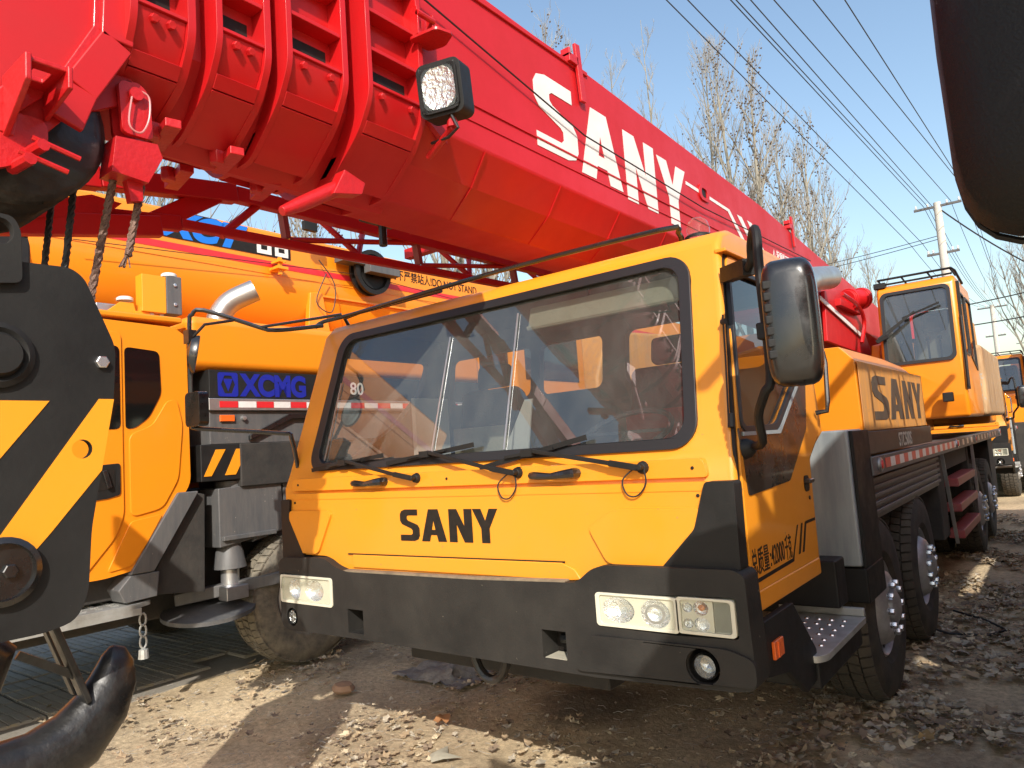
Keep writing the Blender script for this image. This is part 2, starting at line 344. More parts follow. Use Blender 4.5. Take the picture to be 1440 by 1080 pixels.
# wipers
for (px, pz, bx0, bz0, bx1, bz1) in ((1.149, 1.53, .27, 1.600, .86, 1.655), (1.784, 1.533, .90, 1.610, 1.49, 1.672), (2.397, 1.53, 1.55, 1.560, 2.12, 1.665)):
    mx, mz = (bx0+bx1)/2, (bz0+bz1)/2
    wp = MB()
    wp.lathe([(0, 0), (.024, 0), (.026, .03), (.02, .05), (0, .052)], (px, .01, pz), (0, -1, 0), 12)
    wp.lathe([(0, 0), (.012, 0), (.012, .03), (0, .03)], (px+.01, -.045, pz+.003), (0, -1, 0), 8)
    jx, jz = px-.13, pz+.025
    wp.bar((px, -.05, pz), (jx, -.052, jz), .024, .018, up=(0, 1, 0))
    wp.bar((jx, -.054, jz), (mx+.02, wy(mz, -.055), mz+.012), .018, .013, up=(0, 1, 0))
    wa = wp.build('wiper', BLK, MC, bev=.003)
    bl = MB(); bl.bar((bx0, wy(bz0, -.03), bz0), (bx1, wy(bz1, -.03), bz1), .008, .022)
    bl.bar((mx-.13, wy(mz-.01, -.046), mz-.010), (mx+.13, wy(mz+.01, -.046), mz+.015), .012, .012); bl.box(mx-.03, mx+.03, wy(mz, -.065), wy(mz, -.035), mz-.012, mz+.018)
    bl.build('wiper_blade', BLK, wa)
for px in (1.74, 2.37):
    MB().tube(sm([(px, -.04, 1.53), (px-.05, -.05, 1.485), (px-.035, -.05, 1.43), (px+.01, -.05, 1.425), (px+.05, -.05, 1.47), (px+.04, -.04, 1.53)]), .0035, 5).build('washer_hose', CABLE, MC)
# black corner cheeks
MB().plate([roundpoly([(2.655, 1.47), (2.60, 1.30), (2.455, 1.155), (2.76, 1.155), (2.765, 1.47)], .015)], 'y', -.052, .022).build('corner_cheek', BLK, MC, bev=.02, seg=3)
MB().plate([roundpoly([(.13, 1.44), (.115, 1.33), (.26, 1.10), (.045, 1.09), (.045, 1.44)], .015)], 'y', -.052, .022).build('corner_cheek', BLK, MC, bev=.02, seg=3)
# bumper
bp = [(.01, .74), (.06, .715), (.66, .725), (2.10, .725), (2.67, .75), (2.745, .765), (2.735, 1.145), (2.70, 1.165), (2.18, 1.160), (2.12, 1.145), (2.04, 1.085), (1.5, 1.068), (.60, 1.060), (.50, 1.085), (.44, 1.115), (.40, 1.125), (.04, 1.115), (.0, 1.09)]
circ = lambda cx, cz, r, n=22: [(cx+r*math.cos(2*math.pi*i/n), cz+r*math.sin(2*math.pi*i/n)) for i in range(n)]
bp = roundpoly(bp, .03, 3)
bu = MB().plate([bp, [(1.853, .772), (1.973, .772), (1.973, .886), (1.853, .886)], [(.600, .752), (.722, .752), (.722, .872), (.600, .872)],
    roundpoly([(2.12+(a-2.12)*.925, 1.062+(b-1.062)*.80) for a, b in ((2.125, 1.05), (2.13, .89), (2.50, .885), (2.745, .895), (2.745, 1.072), (2.52, 1.065))], .015), roundpoly([(.015, 1.03), (.02, .865), (.48, .865), (.485, .99), (.46, 1.02)], .02),
    circ(2.56, .825, .062), circ(.112, .79, .05)], 'y', -.20, -.068).build('bumper', BLKD, MC, bev=.024, seg=3)
MB().box(.03, 2.69, -.09, -.07, .775, .97).build('bumper_backing', INKD, bu)
MB().plate([roundpoly([(2.02, .745), (2.75, .775), (2.75, .865), (2.66, .895), (2.50, .895), (2.10, .89)], .03), circ(2.56, .825, .064)], 'y', -.214, -.19).build('fog_lamp_surround', BLKD, bu, bev=.011, seg=3)
MB().box(1.86, 1.965, -.195, -.1, .760, .774).build('tow_pocket_sill', BEIGE, bu); MB().tube([(1.885, -.10, .83), (1.95, -.10, .83)], .022, 8).build('tow_pin', IRON, bu)
def headlamp(x0, x1, z0, z1, flip, holes=()):
    h = MB().plate([roundpoly([(x0, z0+.012), (x0+.02, z1-.01), (x1-.02, z1), (x1, z0)], .015)], 'y', -.150, -.135).build('headlight', CREAM, bu, bev=.004)
    fr = MB().plate([rrect(x0-.004, x1+.004, z0, z1, .018), rrect(x0+.014, x1-.012, z0+.014, z1-.012, .014)], 'y', -.206, -.14).build('headlight_rim', CREAM, h, bev=.003)
    return h
def hl(cx, cz, sx_, sz_, par, rot=0):
    r = MB(); r.lathe([(1, 0), (.85, .35), (.55, .65), (.22, .8), (0, .82)], (0, 0, 0), (0, 1, 0), 22)
    r.v = [(cx+x*sx_, -.198+y*.055, cz+z*sz_) for x, y, z in r.v]; o = r.build('reflector_bowl', REFL, par)
    b = MB(); b.lathe([(0, -.018), (.016, -.01), (.018, .0), (.012, .02)], (cx, -.165, cz), (0, 1, 0), 12); b.build('bulb', LENS, par)
h = headlamp(2.135, 2.505, .895, 1.055, 0)
hl(2.235, .975, .078, .064, h); hl(2.405, .972, .068, .068, h)
MB().plate([rrect(2.15, 2.49, .908, 1.042, .012), circ(2.235, .975, 1) and [(2.235+.076*math.cos(t*math.pi/11), .975+.062*math.sin(t*math.pi/11)) for t in range(22)], circ(2.405, .972, .066)], 'y', -.198, -.192).build('lamp_bezel', CREAM, h, bev=.002)
g = MB(); g.box(2.152, 2.49, -.205, -.203, .91, 1.04); g.build('lamp_lens', LENS, h)
MB().lathe([(.045, 0), (.045, -.004), (.034, -.004), (.034, 0)], (2.405, -.1985, .972), (0, 1, 0), 20).build('projector_ring', ALU, h)
h2 = headlamp(2.505, 2.735, .90, 1.062, 0)
for cx, cz, mt in ((2.60, 1.015, AMB), (2.60, .945, LENS), (2.545, 1.015, LENS), (2.545, .945, LENS)):
    MB().lathe([(.034, 0), (.030, .02), (.012, .03), (0, .03)], (cx, -.197, cz), (0, 1, 0), 14).build('reflector_bowl', REFL, h2)
    MB().lathe([(0, -.006), (.014, 0), (.012, .02)], (cx, -.19, cz), (0, 1, 0), 10).build('bulb', mt, h2)
rb = MB()
for i in range(14): rb.box(2.655+i*.0052, 2.658+i*.0052, -.200, -.19, .918, 1.045)
rb.build('side_lens_ribs', LENS, h2)
MB().plate([rrect(2.52, 2.65, .912, 1.050, .008), circ(2.60, 1.015, .032), circ(2.60, .945, .032), circ(2.545, 1.015, .022), circ(2.545, .945, .022)], 'y', -.197, -.192).build('lamp_bezel', CREAM, h2)
MB().box(2.652, 2.722, -.19, -.185, .912, 1.05).build('ribbed_plate', CREAM, h2)
MB().box(2.518, 2.725, -.2055, -.2035, .914, 1.048).build('lamp_lens', LENS, h2)
h3 = headlamp(.02, .48, .868, 1.022, 0)
hl(.145, .945, .055, .062, h3); hl(.32, .945, .085, .06, h3)
MB().plate([rrect(.034, .466, .882, 1.006, .012), [(.145+.054*math.cos(t*math.pi/11), .945+.058*math.sin(t*math.pi/11)) for t in range(22)], [(.32+.083*math.cos(t*math.pi/11), .945+.057*math.sin(t*math.pi/11)) for t in range(22)]], 'y', -.198, -.192).build('lamp_bezel', CREAM, h3, bev=.002)
MB().box(.035, .467, -.205, -.203, .882, 1.008).build('lamp_lens', LENS, h3)
for cx, cz, q in ((2.56, .822, .042), (.112, .79, .038)):
    f = MB().lathe([(q*1.15, -.005), (q*1.15, .012), (q, .012), (q, -.005)], (cx, -.196, cz), (0, 1, 0), 22).build('fog_light', BLK, bu)
    MB().lathe([(q, 0), (q*.7, .025), (0, .035)], (cx, -.192, cz), (0, 1, 0), 18).build('reflector_bowl', FOGR, f)
    MB().lathe([(0, -.008), (q*.6, -.005), (q, .0)], (cx, -.192, cz), (0, 1, 0), 18).build('lamp_lens', LENS, f)
bu.location.y = .118; bu.location.x = .045
for o_ in (h, h2): o_.scale = (.925, 1, .80); o_.location = (2.12*.075, 0, 1.062*.20)
MB().plate([roundpoly([(.62, 1.068), (1.5, 1.076), (2.03, 1.092), (2.03, 1.082), (1.5, 1.064), (.62, 1.056)], .004)], 'y', -.078, -.03).build('dusty_ledge', mat('road_dust', (.26, .20, .13), .95, var=(12, .8, (.10, .08, .06))), MC)
# doors
def SX(off): return lambda q: (tx(2.75, q[1])+off, q[0], q[1])
dpoly = roundpoly([(.045, 1.00), (.045, 1.55), (.32, 2.37), (1.245, 2.37), (1.13, 1.62), (.90, 1.50), (.88, 1.00)], .04)
door = MB().plate3([dpoly, roundpoly(WIN, .05)], SX(-.02), SX(.010)).build('cab_door', YEL, MC, bev=.005)
MB().plate3([roundpoly([(.03, .985), (.03, 1.56), (.30, 2.385), (1.26, 2.385), (1.145, 1.61), (.915, 1.49), (.895, .985)], .05), dpoly], SX(-.01), SX(.002)).build('door_gap_seal', INKD, door)
blk = [(.065, 1.655), (.50, 1.655), (.87, 1.86), (1.10, 2.09), (1.17, 2.31), (1.205, 2.31), (1.135, 2.0), (.915, 1.64), (.575, 1.425), (.09, 1.405)]
MB().plate3([roundpoly(blk, .015)], SX(.011), SX(.016)).build('black_window_trim', BLKG, door)
WI = [(a, b) for a, b in WIN]
MB().plate3([roundpoly([(.29, 2.32), (1.195, 2.32), (1.125, 2.09), (.89, 1.85), (.51, 1.64), (.095, 1.64)], .05), roundpoly(WIN, .05)], SX(-.03), SX(.020)).build('window_seal', SEAL, door, bev=.004)
MB().plate3([[(.10, 1.625), (.52, 1.625), (.90, 1.835), (.89, 1.85), (.51, 1.64), (.10, 1.64)]], SX(.012), SX(.022)).build('window_rail', GREYM, door)
g = MB(); q = roundpoly(WIN, .05); g.add([SX(.0)(p) for p in q], [tuple(range(len(q)))]); g.build('side_window', GLASSD, door)
hd = MB().plate3([rrect(.775, .845, 1.36, 1.43, .02)], SX(.011), SX(.014)).build('door_handle', INKD, door)
MB().bar((2.775, .78, 1.405), (2.775, .842, 1.407), .03, .02).build('handle_lever', BLKG, hd, bev=.006)
MB().lathe([(0, 0), (.009, 0), (.009, .004), (0, .004)], (2.762, .83, 1.33), (1, 0, 0), 10).build('door_lock', BLKG, door)
MB().box(2.745, 2.764, .03, .89, .985, 1.06).build('door_sill_panel', YEL, MC, bev=.01)
for body, y_, k_ in (('总质量', .055, .60), (':', .25, .8), ('42000', .268, .60), ('千克', .435, .40)): text(body, .105, SIDE(2.7605, y_, 1.124), INKD, 'door_lettering', door, .001, sx=k_, bold=.006)
ln = MB(); ln.plate3([[(.02, 1.088), (.53, 1.098), (.55, 1.135), (.63, 1.235), (.615, 1.235), (.52, 1.112), (.02, 1.102)]], SX(.0105), SX(.012))
for k in range(2): ln.plate3([[(.60+.055*k, 1.115), (.625+.055*k, 1.115), (.695+.055*k, 1.235), (.675+.055*k, 1.235)]], SX(.0105), SX(.012))
ln.plate3([[(.735, 1.225), (.88, 1.225), (.88, 1.237), (.74, 1.237)]], SX(.0105), SX(.012)); ln.build('door_stripe', INKD, door)
gut = MB(); gut.plate3([[(.27, 2.375), (1.33, 2.385), (1.33, 2.40), (.27, 2.39)]], SX(-.02), SX(.03)); gut.build('rain_gutter', YELO, cab, bev=.004)
for s, X in ((1, 2.735), (-1, .03)):
    MB().tube([(X+.02*s, 1.16, 2.0), (X+.07*s, 1.16, 2.0), (X+.075*s, 1.155, 1.95), (X+.075*s, 1.12, 1.76), (X+.07*s, 1.11, 1.715), (X+.02*s, 1.10, 1.71)], .012, 8).build('grab_handle', BLKG, cab)
# beacon, roof rail, antenna
bc = MB().lathe([(.062, 0), (.062, .012), (.05, .02)], (2.50, .50, 2.515), (0, 0, 1), 20).build('roof_beacon', BLK, cab)
MB().lathe([(.05, .0), (.052, .03), (.042, .062), (.02, .08), (0, .083)], (2.50, .50, 2.533), (0, 0, 1), 20).build('beacon_dome', LENS, bc)
MB().tube(sm([(2.42, .50, 2.50), (2.44, .42, 2.545), (2.37, .37, 2.562), (1.45, .36, 2.57), (.30, .35, 2.545), (.06, .30, 2.53), (.0, .28, 2.50)], 3), .0125, 8).build('roof_rail', BLKG, cab)
MB().tube([(1.0, .40, 2.56), (.3, .40, 2.56), (.12, .42, 2.555), (.1, .47, 2.51)], .012, 8).build('roof_rail', BLKG, cab)
an = MB(); an.tube([(2.725, .06, 1.68), (2.71, .13, 1.93), (2.70, .17, 2.10)], .0035, 5); an.lathe([(0, 0), (.014, 0), (.012, .05), (0, .055)], (2.735, .055, 1.66), (0, .2, 1), 8)
an.lathe([(0, 0), (.011, 0), (.011, .02), (0, .02)], (2.70, .155, 2.07), (1, -.5, 0), 8); an.build('antenna', CABLE, cab)
# right mirror
mr = MB(); mr.tube(sm([(2.70, .24, 2.27), (2.86, .05, 2.235), (2.90, -.02, 2.30), (2.94, -.10, 2.325), (2.965, -.15, 2.29), (2.975, -.19, 2.15), (2.98, -.20, 1.82), (2.955, -.20, 1.76), (2.90, -.12, 1.69), (2.88, -.05, 1.60), (2.80, .09, 1.585)], 4), .0155, 10)
mr.lathe([(0, 0), (.04, 0), (.035, .03), (.02, .05), (0, .05)], (2.75, .10, 1.575), (1, 0, .2), 12); mr.bar((2.70, .25, 2.27), (2.86, .06, 2.24), .05, .06)
mir = mr.build('wing_mirror', BLK, MC)
hs = MB()
def superel(cx, cz, hw, hz, y, p=.42, n=28):
    out = []
    for i in range(n):
        t = 2*math.pi*i/n; c, s_ = math.cos(t), math.sin(t)
        out.append((cx+hw*math.copysign(abs(c)**p, c), y, cz+hz*math.copysign(abs(s_)**p, s_)))
    return out
rings = [(.072, .185, .03), (.080, .197, -.0), (.083, .20, -.05), (.080, .196, -.080), (.070, .180, -.105), (.05, .15, -.114)]
vs = []; fs = []
for (a, b, yy) in rings: vs += superel(0, 0, a, b, yy)
n_ = 28
for i in range(len(rings)-1):
    for j in range(n_): fs.append((i*n_+j, i*n_+(j+1) % n_, (i+1)*n_+(j+1) % n_, (i+1)*n_+j))
fs.append(tuple(range(n_))); fs.append(tuple(range(len(vs)-n_, len(vs))))
RM = Matrix.Rotation(math.radians(14), 4, 'Z'); RM.translation = (3.065, -.20, 1.965)
hs.add([RM @ Vector(v) for v in vs], fs, 0, True)
hso = hs.build('mirror_housing', BLKG, mir, ang=60)
rbm = MB()
for i in range(7):
    z = 1.865+i*.036; a = MB().box(-.074, .028, -.1138, -.085, -.0145, .0145); rbm.add([RM @ Vector((x, y, zz+(z-1.965))) for x, y, zz in a.v], a.f)
rbm.build('housing_rib', BLK, mir, bev=.006)
mg = MB(); mg.add([RM @ Vector(v) for v in superel(0, 0, .062, .165, .0315)], [tuple(range(28))]); mg.build('mirror_glass', MIRR, mir)
MB().box(2.955, 3.0, -.225, -.18, 1.93, 1.985).build('mirror_clamp', BLK, mir, bev=.006)
# left mirror frame
lm = MB(); lm.tube(sm([(.08, .28, 2.50), (-.02, .10, 2.475), (-.07, .0, 2.47), (-.12, -.04, 2.49), (-.30, -.30, 2.60), (-.345, -.35, 2.575), (-.36, -.36, 2.50), (-.36, -.36, 1.95), (-.35, -.345, 1.90), (-.30, -.31, 1.885), (.03, -.02, 1.83), (.07, .02, 1.80), (.08, .05, 1.62)], 3), .013, 8)
lm.tube([(-.13, -.05, 2.49), (.3, .25, 2.53)], .009, 8); lm.tube([(-.36, -.36, 2.42), (-.24, -.33, 2.50), (-.18, -.18, 2.53)], .009, 8)
lm.box(-.385, -.325, -.385, -.335, 2.40, 2.48); lml = lm.build('far_mirror_frame', BLKG, MC)
c = MB(); c.lathe([(0, -.05), (.06, -.035), (.085, -.005), (.088, .01), (.08, .012)], (-.30, -.36, 2.33), (.35, .93, -.25), 20); c.v = [(-.30+(x+.30)*.8, y, 2.33+(z-2.33)*1.35) for x, y, z in c.v]; cl_ = c.build('round_mirror', BLKG, lml)
c = MB(); c.lathe([(0, .0), (.08, .0)], (-.30, -.352, 2.325), (.35, .93, -.25), 20); c.v = [(-.30+(x+.30)*.8, y, 2.33+(z-2.33)*1.35) for x, y, z in c.v]; c.build('mirror_glass', MIRR, lml)
c = MB().plate([rrect(-.36, -.20, 1.90, 2.10, .03)], 'y', -.40, -.34).build('square_mirror', BLKG, lml, bev=.012, seg=3)
MB().plate([rrect(-.35, -.21, 1.91, 2.09, .025)], 'y', -.339, -.336).build('mirror_glass', MIRR, lml)
# cab interior
fl = MB().box(.07, 2.68, .07, .92, 1.11, 1.16).build('cab_floor', TRIM, MC)
d = MB(); d.plate([[(.10, 1.16), (.10, 1.585), (.20, 1.60), (.32, 1.56), (.42, 1.45), (.42, 1.16)]], 'x', .10, 2.65); d.build('dashboard', SEATM, MC, bev=.02)
for cx in (2.02, .72):
    s = MB().box(cx-.25, cx+.25, .62, 1.05, 1.30, 1.46).build('driver_seat', SEATM, MC, bev=.05, seg=3)
    b = MB(); b.plate([[(1.00, 1.44), (1.08, 1.42), (1.20, 2.02), (1.10, 2.06)]], 'x', cx-.24, cx+.24); b.build('seat_back', SEATM, s, bev=.04, seg=3)
    b = MB(); b.plate([[(1.12, 2.06), (1.19, 2.05), (1.22, 2.20), (1.15, 2.22)]], 'x', cx-.13, cx+.13); b.build('head_rest', SEATM, s, bev=.03, seg=3)
    MB().box(cx-.24, cx+.24, .99, 1.01, 1.50, 1.80).build('seat_cover', REDC if cx > 1 else BEIGE, s, bev=.005)
stw = MB(); pts = []
for i in range(24):
    t = 2*math.pi*i/24; v = Matrix.Rotation(math.radians(-62), 3, 'X') @ Vector((.22*math.cos(t), 0, .22*math.sin(t))); pts.append(Vector((2.05, .50, 1.68))+v)
stw.tube(pts, .014, 6, closed=True)
stw.tube([(2.05, .36, 1.5), (2.05, .50, 1.66)], .03, 8); stw.bar(pts[0], pts[12], .03, .015); stw.bar(pts[18], (2.05, .50, 1.68), .03, .015); stw.build('steering_wheel', SEATM, MC)
v = MB().plate([[(.30, 2.225), (.335, 2.335), (.36, 2.33), (.325, 2.22)]], 'x', 1.66, 2.47).build('sun_visor', BEIGE, MC, bev=.008)
MB().tube([(1.65, .315, 2.228), (2.48, .315, 2.228)], .012, 8).build('visor_roller', BEIGE, v)
MB().tube([(1.9, .5, 2.46), (1.9, .5, 2.30), (1.98, .52, 2.26)], .008, 6).build('hanging_cord', CABLE, MC)
MB().box(.5, .53, .6, .9, 1.6, 2.0).build('document_folder', WHT, MC); MB().plate([[(1.25, 1.62), (1.42, 1.62), (1.47, 1.9), (1.42, 1.9)]], 'y', .55, .56).build('paper_sheet', WHT, MC)
# side step & marker
sb = MB().plate([[(.08, .76), (.08, .955), (.42, .955), (.66, .72), (.66, .60), (.50, .585), (.30, .72)]], 'x', 2.745, 2.775).build('step_bracket', BLK, MC, bev=.006)
st = MB().plate([roundpoly([(2.40, .60), (2.79, .60), (2.82, .66), (2.82, 1.36), (2.40, 1.36)], .03)], 'z', .672, .70).build('side_step', STEEL, MC, bev=.008, seg=3)
dm = MB()
for i in range(6):
    for j in range(7): dm.lathe([(.013, 0), (.010, .005), (0, .006)], (2.46+i*.058+(j % 2)*.012, .68+j*.09, .70), (0, 0, 1), 8)
dm.build('anti_slip_dimples', NUT, st, kind='stuff')
MB().box(2.40, 2.815, 1.335, 1.365, .70, .74).build('step_back_lip', STEEL, st, bev=.006)
MB().box(2.35, 2.79, .62, 1.36, .56, .668).build('step_box', BLK, st, bev=.01)
mk = MB().box(2.776, 2.79, .125, .225, .81, .875).build('side_marker', ORA, sb, bev=.004); MB().box(2.789, 2.794, .155, .165, .815, .87).build('marker_rib', ORA, mk)
MB().box(2.42, 2.73, 1.25, 1.42, .75, .98).build('mud_guard_box', BLK, MC, bev=.01)
# battery/air box behind cab
MB().box(2.35, 2.745, 1.70, 2.05, .875, 1.618).build('side_equipment_box', GREYM, MC, bev=.012, seg=3)
MB().box(2.30, 2.765, 1.715, 2.14, .68, .866).build('lower_box', BLK, MC, bev=.01)
MB().box(2.7455, 2.765, 1.73, 2.12, .868, 1.61).build('box_side_plate', BLK, MC, bev=.004)
# deck hood with lettering
hp = [(1.72, 1.60), (1.72, 2.05), (1.78, 2.14), (2.67, 2.115), (2.745, 2.03), (2.75, 1.60)]
hb = MB(); K = []
for (y, dz) in ((2.06, 0.), (3.3, .0), (4.0, -.02), (4.22, -.10), (4.5, -.47)):
    K.append([(x, y+(0 if z > 1.7 else 0), (z+dz if z > 1.7 else 1.60)) for x, z in hp])
vs = [p for k in K for p in k]; n6 = len(hp); fs = [tuple(range(n6))]
for i in range(len(K)-1):
    for j in range(n6): fs.append((i*n6+j, i*n6+(j+1) % n6, (i+1)*n6+(j+1) % n6, (i+1)*n6+j))
fs.append(tuple(range(len(vs)-n6, len(vs)))); hb.add(vs, fs)
hood = hb.build('engine_hood', YELO, MC, bev=.03, seg=3)
MB().box(2.752, 2.757, 2.09, 4.35, 1.605, 2.02).build('hood_side_skin', YELW, hood, bev=.002)
for ch, a, b in (('S', 2.40, 2.86), ('A', 2.90, 3.38), ('N', 3.44, 3.80), ('Y', 3.84, 4.24)):
    L = MB(); glyph(L, ch, a, b, 1.665, 1.95, lambda u, v, dd: (2.7575+.003*dd, u, v)); L.build('letter', INKR, hood)
hl_ = MB().box(2.70, 2.762, 2.13, 4.50, 1.462, 1.597).build('model_plate', INKR, hood, bev=.004)
text('STC500S', .135, SIDE(2.7625, 3.05, 1.478), mat('worn_pale_lettering', (.62, .58, .48), .7, var=(25, .7, (.2, .19, .16))), 'model_lettering', hood, .001)
# deck, rail, fender
MB().box(.05, 2.70, 2.09, 11.6, 1.36, 1.425).build('deck', GREYP, MC, bev=.006)
rl = MB().box(2.72, 2.775, 2.10, 11.6, 1.335, 1.448).build('side_rail', GREYP, MC, bev=.006)
y = 2.45; k = 0
for k in range(46):
    MB().box(2.776, 2.7785, y, y+.15, 1.365, 1.425).build('reflector', (RTAPE if k % 2 == 0 else WTAPE) if y < 6 else ALU if k % 2 else GREYP, rl); y += .155 if y < 6 else .2
    if y > 11.3: break
for y in (2.27, 5.9, 7.6, 9.4, 11.2):
    l = MB().lathe([(.042, 0), (.042, .012), (.034, .016), (0, .018)], (2.776, y, 1.395), (1, 0, 0), 16).build('rail_lamp', ALU, rl); MB().lathe([(.028, 0), (.024, .008), (0, .01)], (2.79, y, 1.395), (1, 0, 0), 14).build('lamp_lens', RTAPE, l)
MB().box(2.55, 2.70, 2.13, 5.05, 1.05, 1.33).build('wheel_skirt', GREYP, MC, bev=.006)
for i in range(5):
    MB().box(2.701, 2.722, 2.15+i*.03, 5.03, 1.085+i*.05, 1.112+i*.05).build('skirt_rib', GREYP, MC, bev=.006)
for (y0, y1, z0, z1) in ((5.05, 5.45, .55, 1.33), (7.45, 7.6, .6, 1.33), (5.47, 7.4, 1.15, 1.33), (10.2, 10.9, .5, 1.33)):
    MB().box(2.35, 2.69, y0, y1, z0, z1).build('deck_box', DARK, MC, bev=.01)
MB().bar((2.74, 5.10, 1.33), (2.72, 5.6, .45), .03, .012).build('stay_rod', ALU, MC); MB().bar((2.74, 7.55, 1.33), (2.73, 7.7, .75), .03, .05).build('stay_rod', ALU, MC)
for z in (.46, .72, .97):
    MB().box(2.62, 2.76, 5.85, 7.4, z, z+.085).build('access_step', REDF, MC, bev=.012)
fr = MB(); fr.box(.75, 2.0, .25, 11.6, .55, 1.0); fr.box(.9, 1.85, 1.2, 1.9, .48, .55)
for y in (2.37, 3.82, 8.07, 9.42): fr.tube([(.3, y, .53), (2.45, y, .53)], .09, 10); fr.lathe([(.0, -.2), (.2, -.15), (.24, 0), (.2, .15), (0, .2)], (1.375, y, .53), (1, 0, 0), 14)
fr.box(.15, 2.6, 5.2, 5.6, .55, 1.1); fr.box(.3, 2.5, 10.9, 11.3, .5, 1.2); fr.box(.2, 2.3, 1.5, 2.0, .8, 1.35); fr.build('chassis_frame', DARK, MC, bev=.01)
MB().tube([(1.45+.10*math.cos(t), .10, .70+.13*math.sin(t)) for t in [math.pi+i*math.pi/8 for i in range(9)]], .022, 8).build('tow_hook', IRON, MC)
# wheels
def wheel_parts(R=.55, W=.30, mt=RUB, rimm=RIM):
    t = MB(); hw = W/2
    t.lathe([(.29, -hw*.7), (.33, -hw*.95), (.42, -hw*1.02), (R-.055, -hw*.95), (R-.022, -hw*.80), (R-.02, -hw*.4), (R-.02, hw*.4), (R-.022, hw*.80), (R-.055, hw*.95), (.42, hw*1.02), (.33, hw*.95), (.29, hw*.7)], (0, 0, 0), (1, 0, 0), 56)
    N = 52
    for i in range(N):
        a = 2*math.pi*i/N
        for r_, (x0, x1, s) in enumerate(((-hw*.90, -hw*.50, .35), (-hw*.44, -hw*.04, -.35), (hw*.04, hw*.44, .35), (hw*.50, hw*.90, -.35))):
            a0 = a+(.03 if r_ % 2 else 0); da = 2*math.pi/N*.40; vs = []
            for rr in (R-.03, R):
                for (xx, sg) in ((x0, -1), (x1, 1)):
                    for q in (-1, 1):
                        b = a0+q*da+sg*s*.03; r2 = rr-(.018 if abs(xx) > hw*.8 and rr == R else 0); vs.append((xx, r2*math.cos(b), r2*math.sin(b)))
            t.add(vs, [(4, 5, 7, 6), (0, 4, 6, 2), (1, 3, 7, 5), (0, 1, 5, 4), (2, 6, 7, 3)], 1)
    tm = t.mesh('tyre', [mt, TREAD if mt is RUB else mt])
    r = MB(); r.lathe([(.30, hw*.72), (.285, hw*.80), (.265, hw*.62), (.255, hw*.15), (.235, hw*.20), (.225, hw*.75), (.20, hw*1.0), (.165, hw*1.12), (.12, hw*1.12), (.115, hw*.9), (0, hw*.9)], (0, 0, 0), (1, 0, 0), 40)
    r.lathe([(.105, hw*.9), (.10, hw*1.25), (.06, hw*1.38), (0, hw*1.4)], (0, 0, 0), (1, 0, 0), 20)
    r.lathe([(.30, -hw*.72), (.25, -hw*.3), (0, -hw*.3)], (0, 0, 0), (1, 0, 0), 24)
    for i in range(10):
        a = 2*math.pi*(i+.5)/10; r.lathe([(.026, 0), (.024, .004), (0, .004)], (hw*.62, .228*math.cos(a), .228*math.sin(a)), (1, .0, 0), 10, 1)
    rm = r.mesh('rim', [rimm, INKD])
    nm = MB().hexa((0, 0, 0), (1, 0, 0), .021, .036).mesh('nut', [NUT])
    return tm, rm, nm
WP = wheel_parts(); WPD = wheel_parts(.56, .34, RUBD)
def put(name, me, loc, parent, rz=0, ry=0):
    o = bpy.data.objects.new(name, me); COL.objects.link(o); o.location = loc; o.rotation_euler = (ry, 0, rz); attach(o, parent); return o
def wheel(x, y, z, parent, parts=WP, right=True, rot=0, W=.30, steer=0):
    t = put('wheel', parts[0], (x, y, z), parent, steer+(0 if right else math.pi), rot)
    for nm, me in (('rim', parts[1]),):
        o = bpy.data.objects.new(nm, me); COL.objects.link(o); o.parent = t
    if right:
        for i in range(10):
            a = 2*math.pi*i/10; o = bpy.data.objects.new('wheel_nut', parts[2]); COL.objects.link(o); o.parent = t; o.location = (W/2*1.12, .142*math.cos(a), .142*math.sin(a))
    return t
for i, y in enumerate((2.37, 3.82, 8.07, 9.42)):
    wheel(2.57, y, .53, MC, rot=.3*i); wheel(.20, y, .53, MC, right=False)
    if i > 1: wheel(2.22, y, .53, MC, right=False); 
# superstructure
sp = MB(); sp.plate([[(6.4, 1.45), (6.4, 1.75), (7.0, 2.6), (9.2, 2.9), (10.4, 2.6), (10.4, 1.5)]], 'x', .75, .85); sp.plate([[(6.4, 1.45), (6.4, 1.75), (7.0, 2.6), (9.2, 2.9), (10.4, 2.6), (10.4, 1.5)]], 'x', 1.90, 2.0)
sp.build('turntable_frame', YELO, MC, bev=.02)
MB().lathe([(.75, 0), (.75, .12), (.6, .14)], (1.375, 8.3, 1.425), (0, 0, 1), 30).build('slewing_ring', DARK, MC)
MB().box(.05, .72, 6.8, 10.6, 1.6, 2.95).build('winch_housing', YELO, MC, bev=.05); MB().box(.86, 1.89, 7.6, 10.3, 1.6, 2.55).build('winch_housing', YELW, MC, bev=.05); MB().box(.05, 1.6, 2.6, 4.4, 1.43, 1.95).build('deck_locker', YELO, MC, bev=.04)
MB().box(.0, 2.75, 10.5, 11.5, 1.55, 2.35).build('counterweight', YELO, MC, bev=.05)
oc = MB().plate([[(6.50, 1.66), (6.42, 1.9), (6.42, 2.32), (6.55, 3.17), (6.62, 3.22), (7.9, 3.22), (7.98, 3.1), (8.0, 1.66)]], 'x', 2.10, 2.88).build('operator_cab', [YELO, TRIM], MC, bev=.035, seg=3)
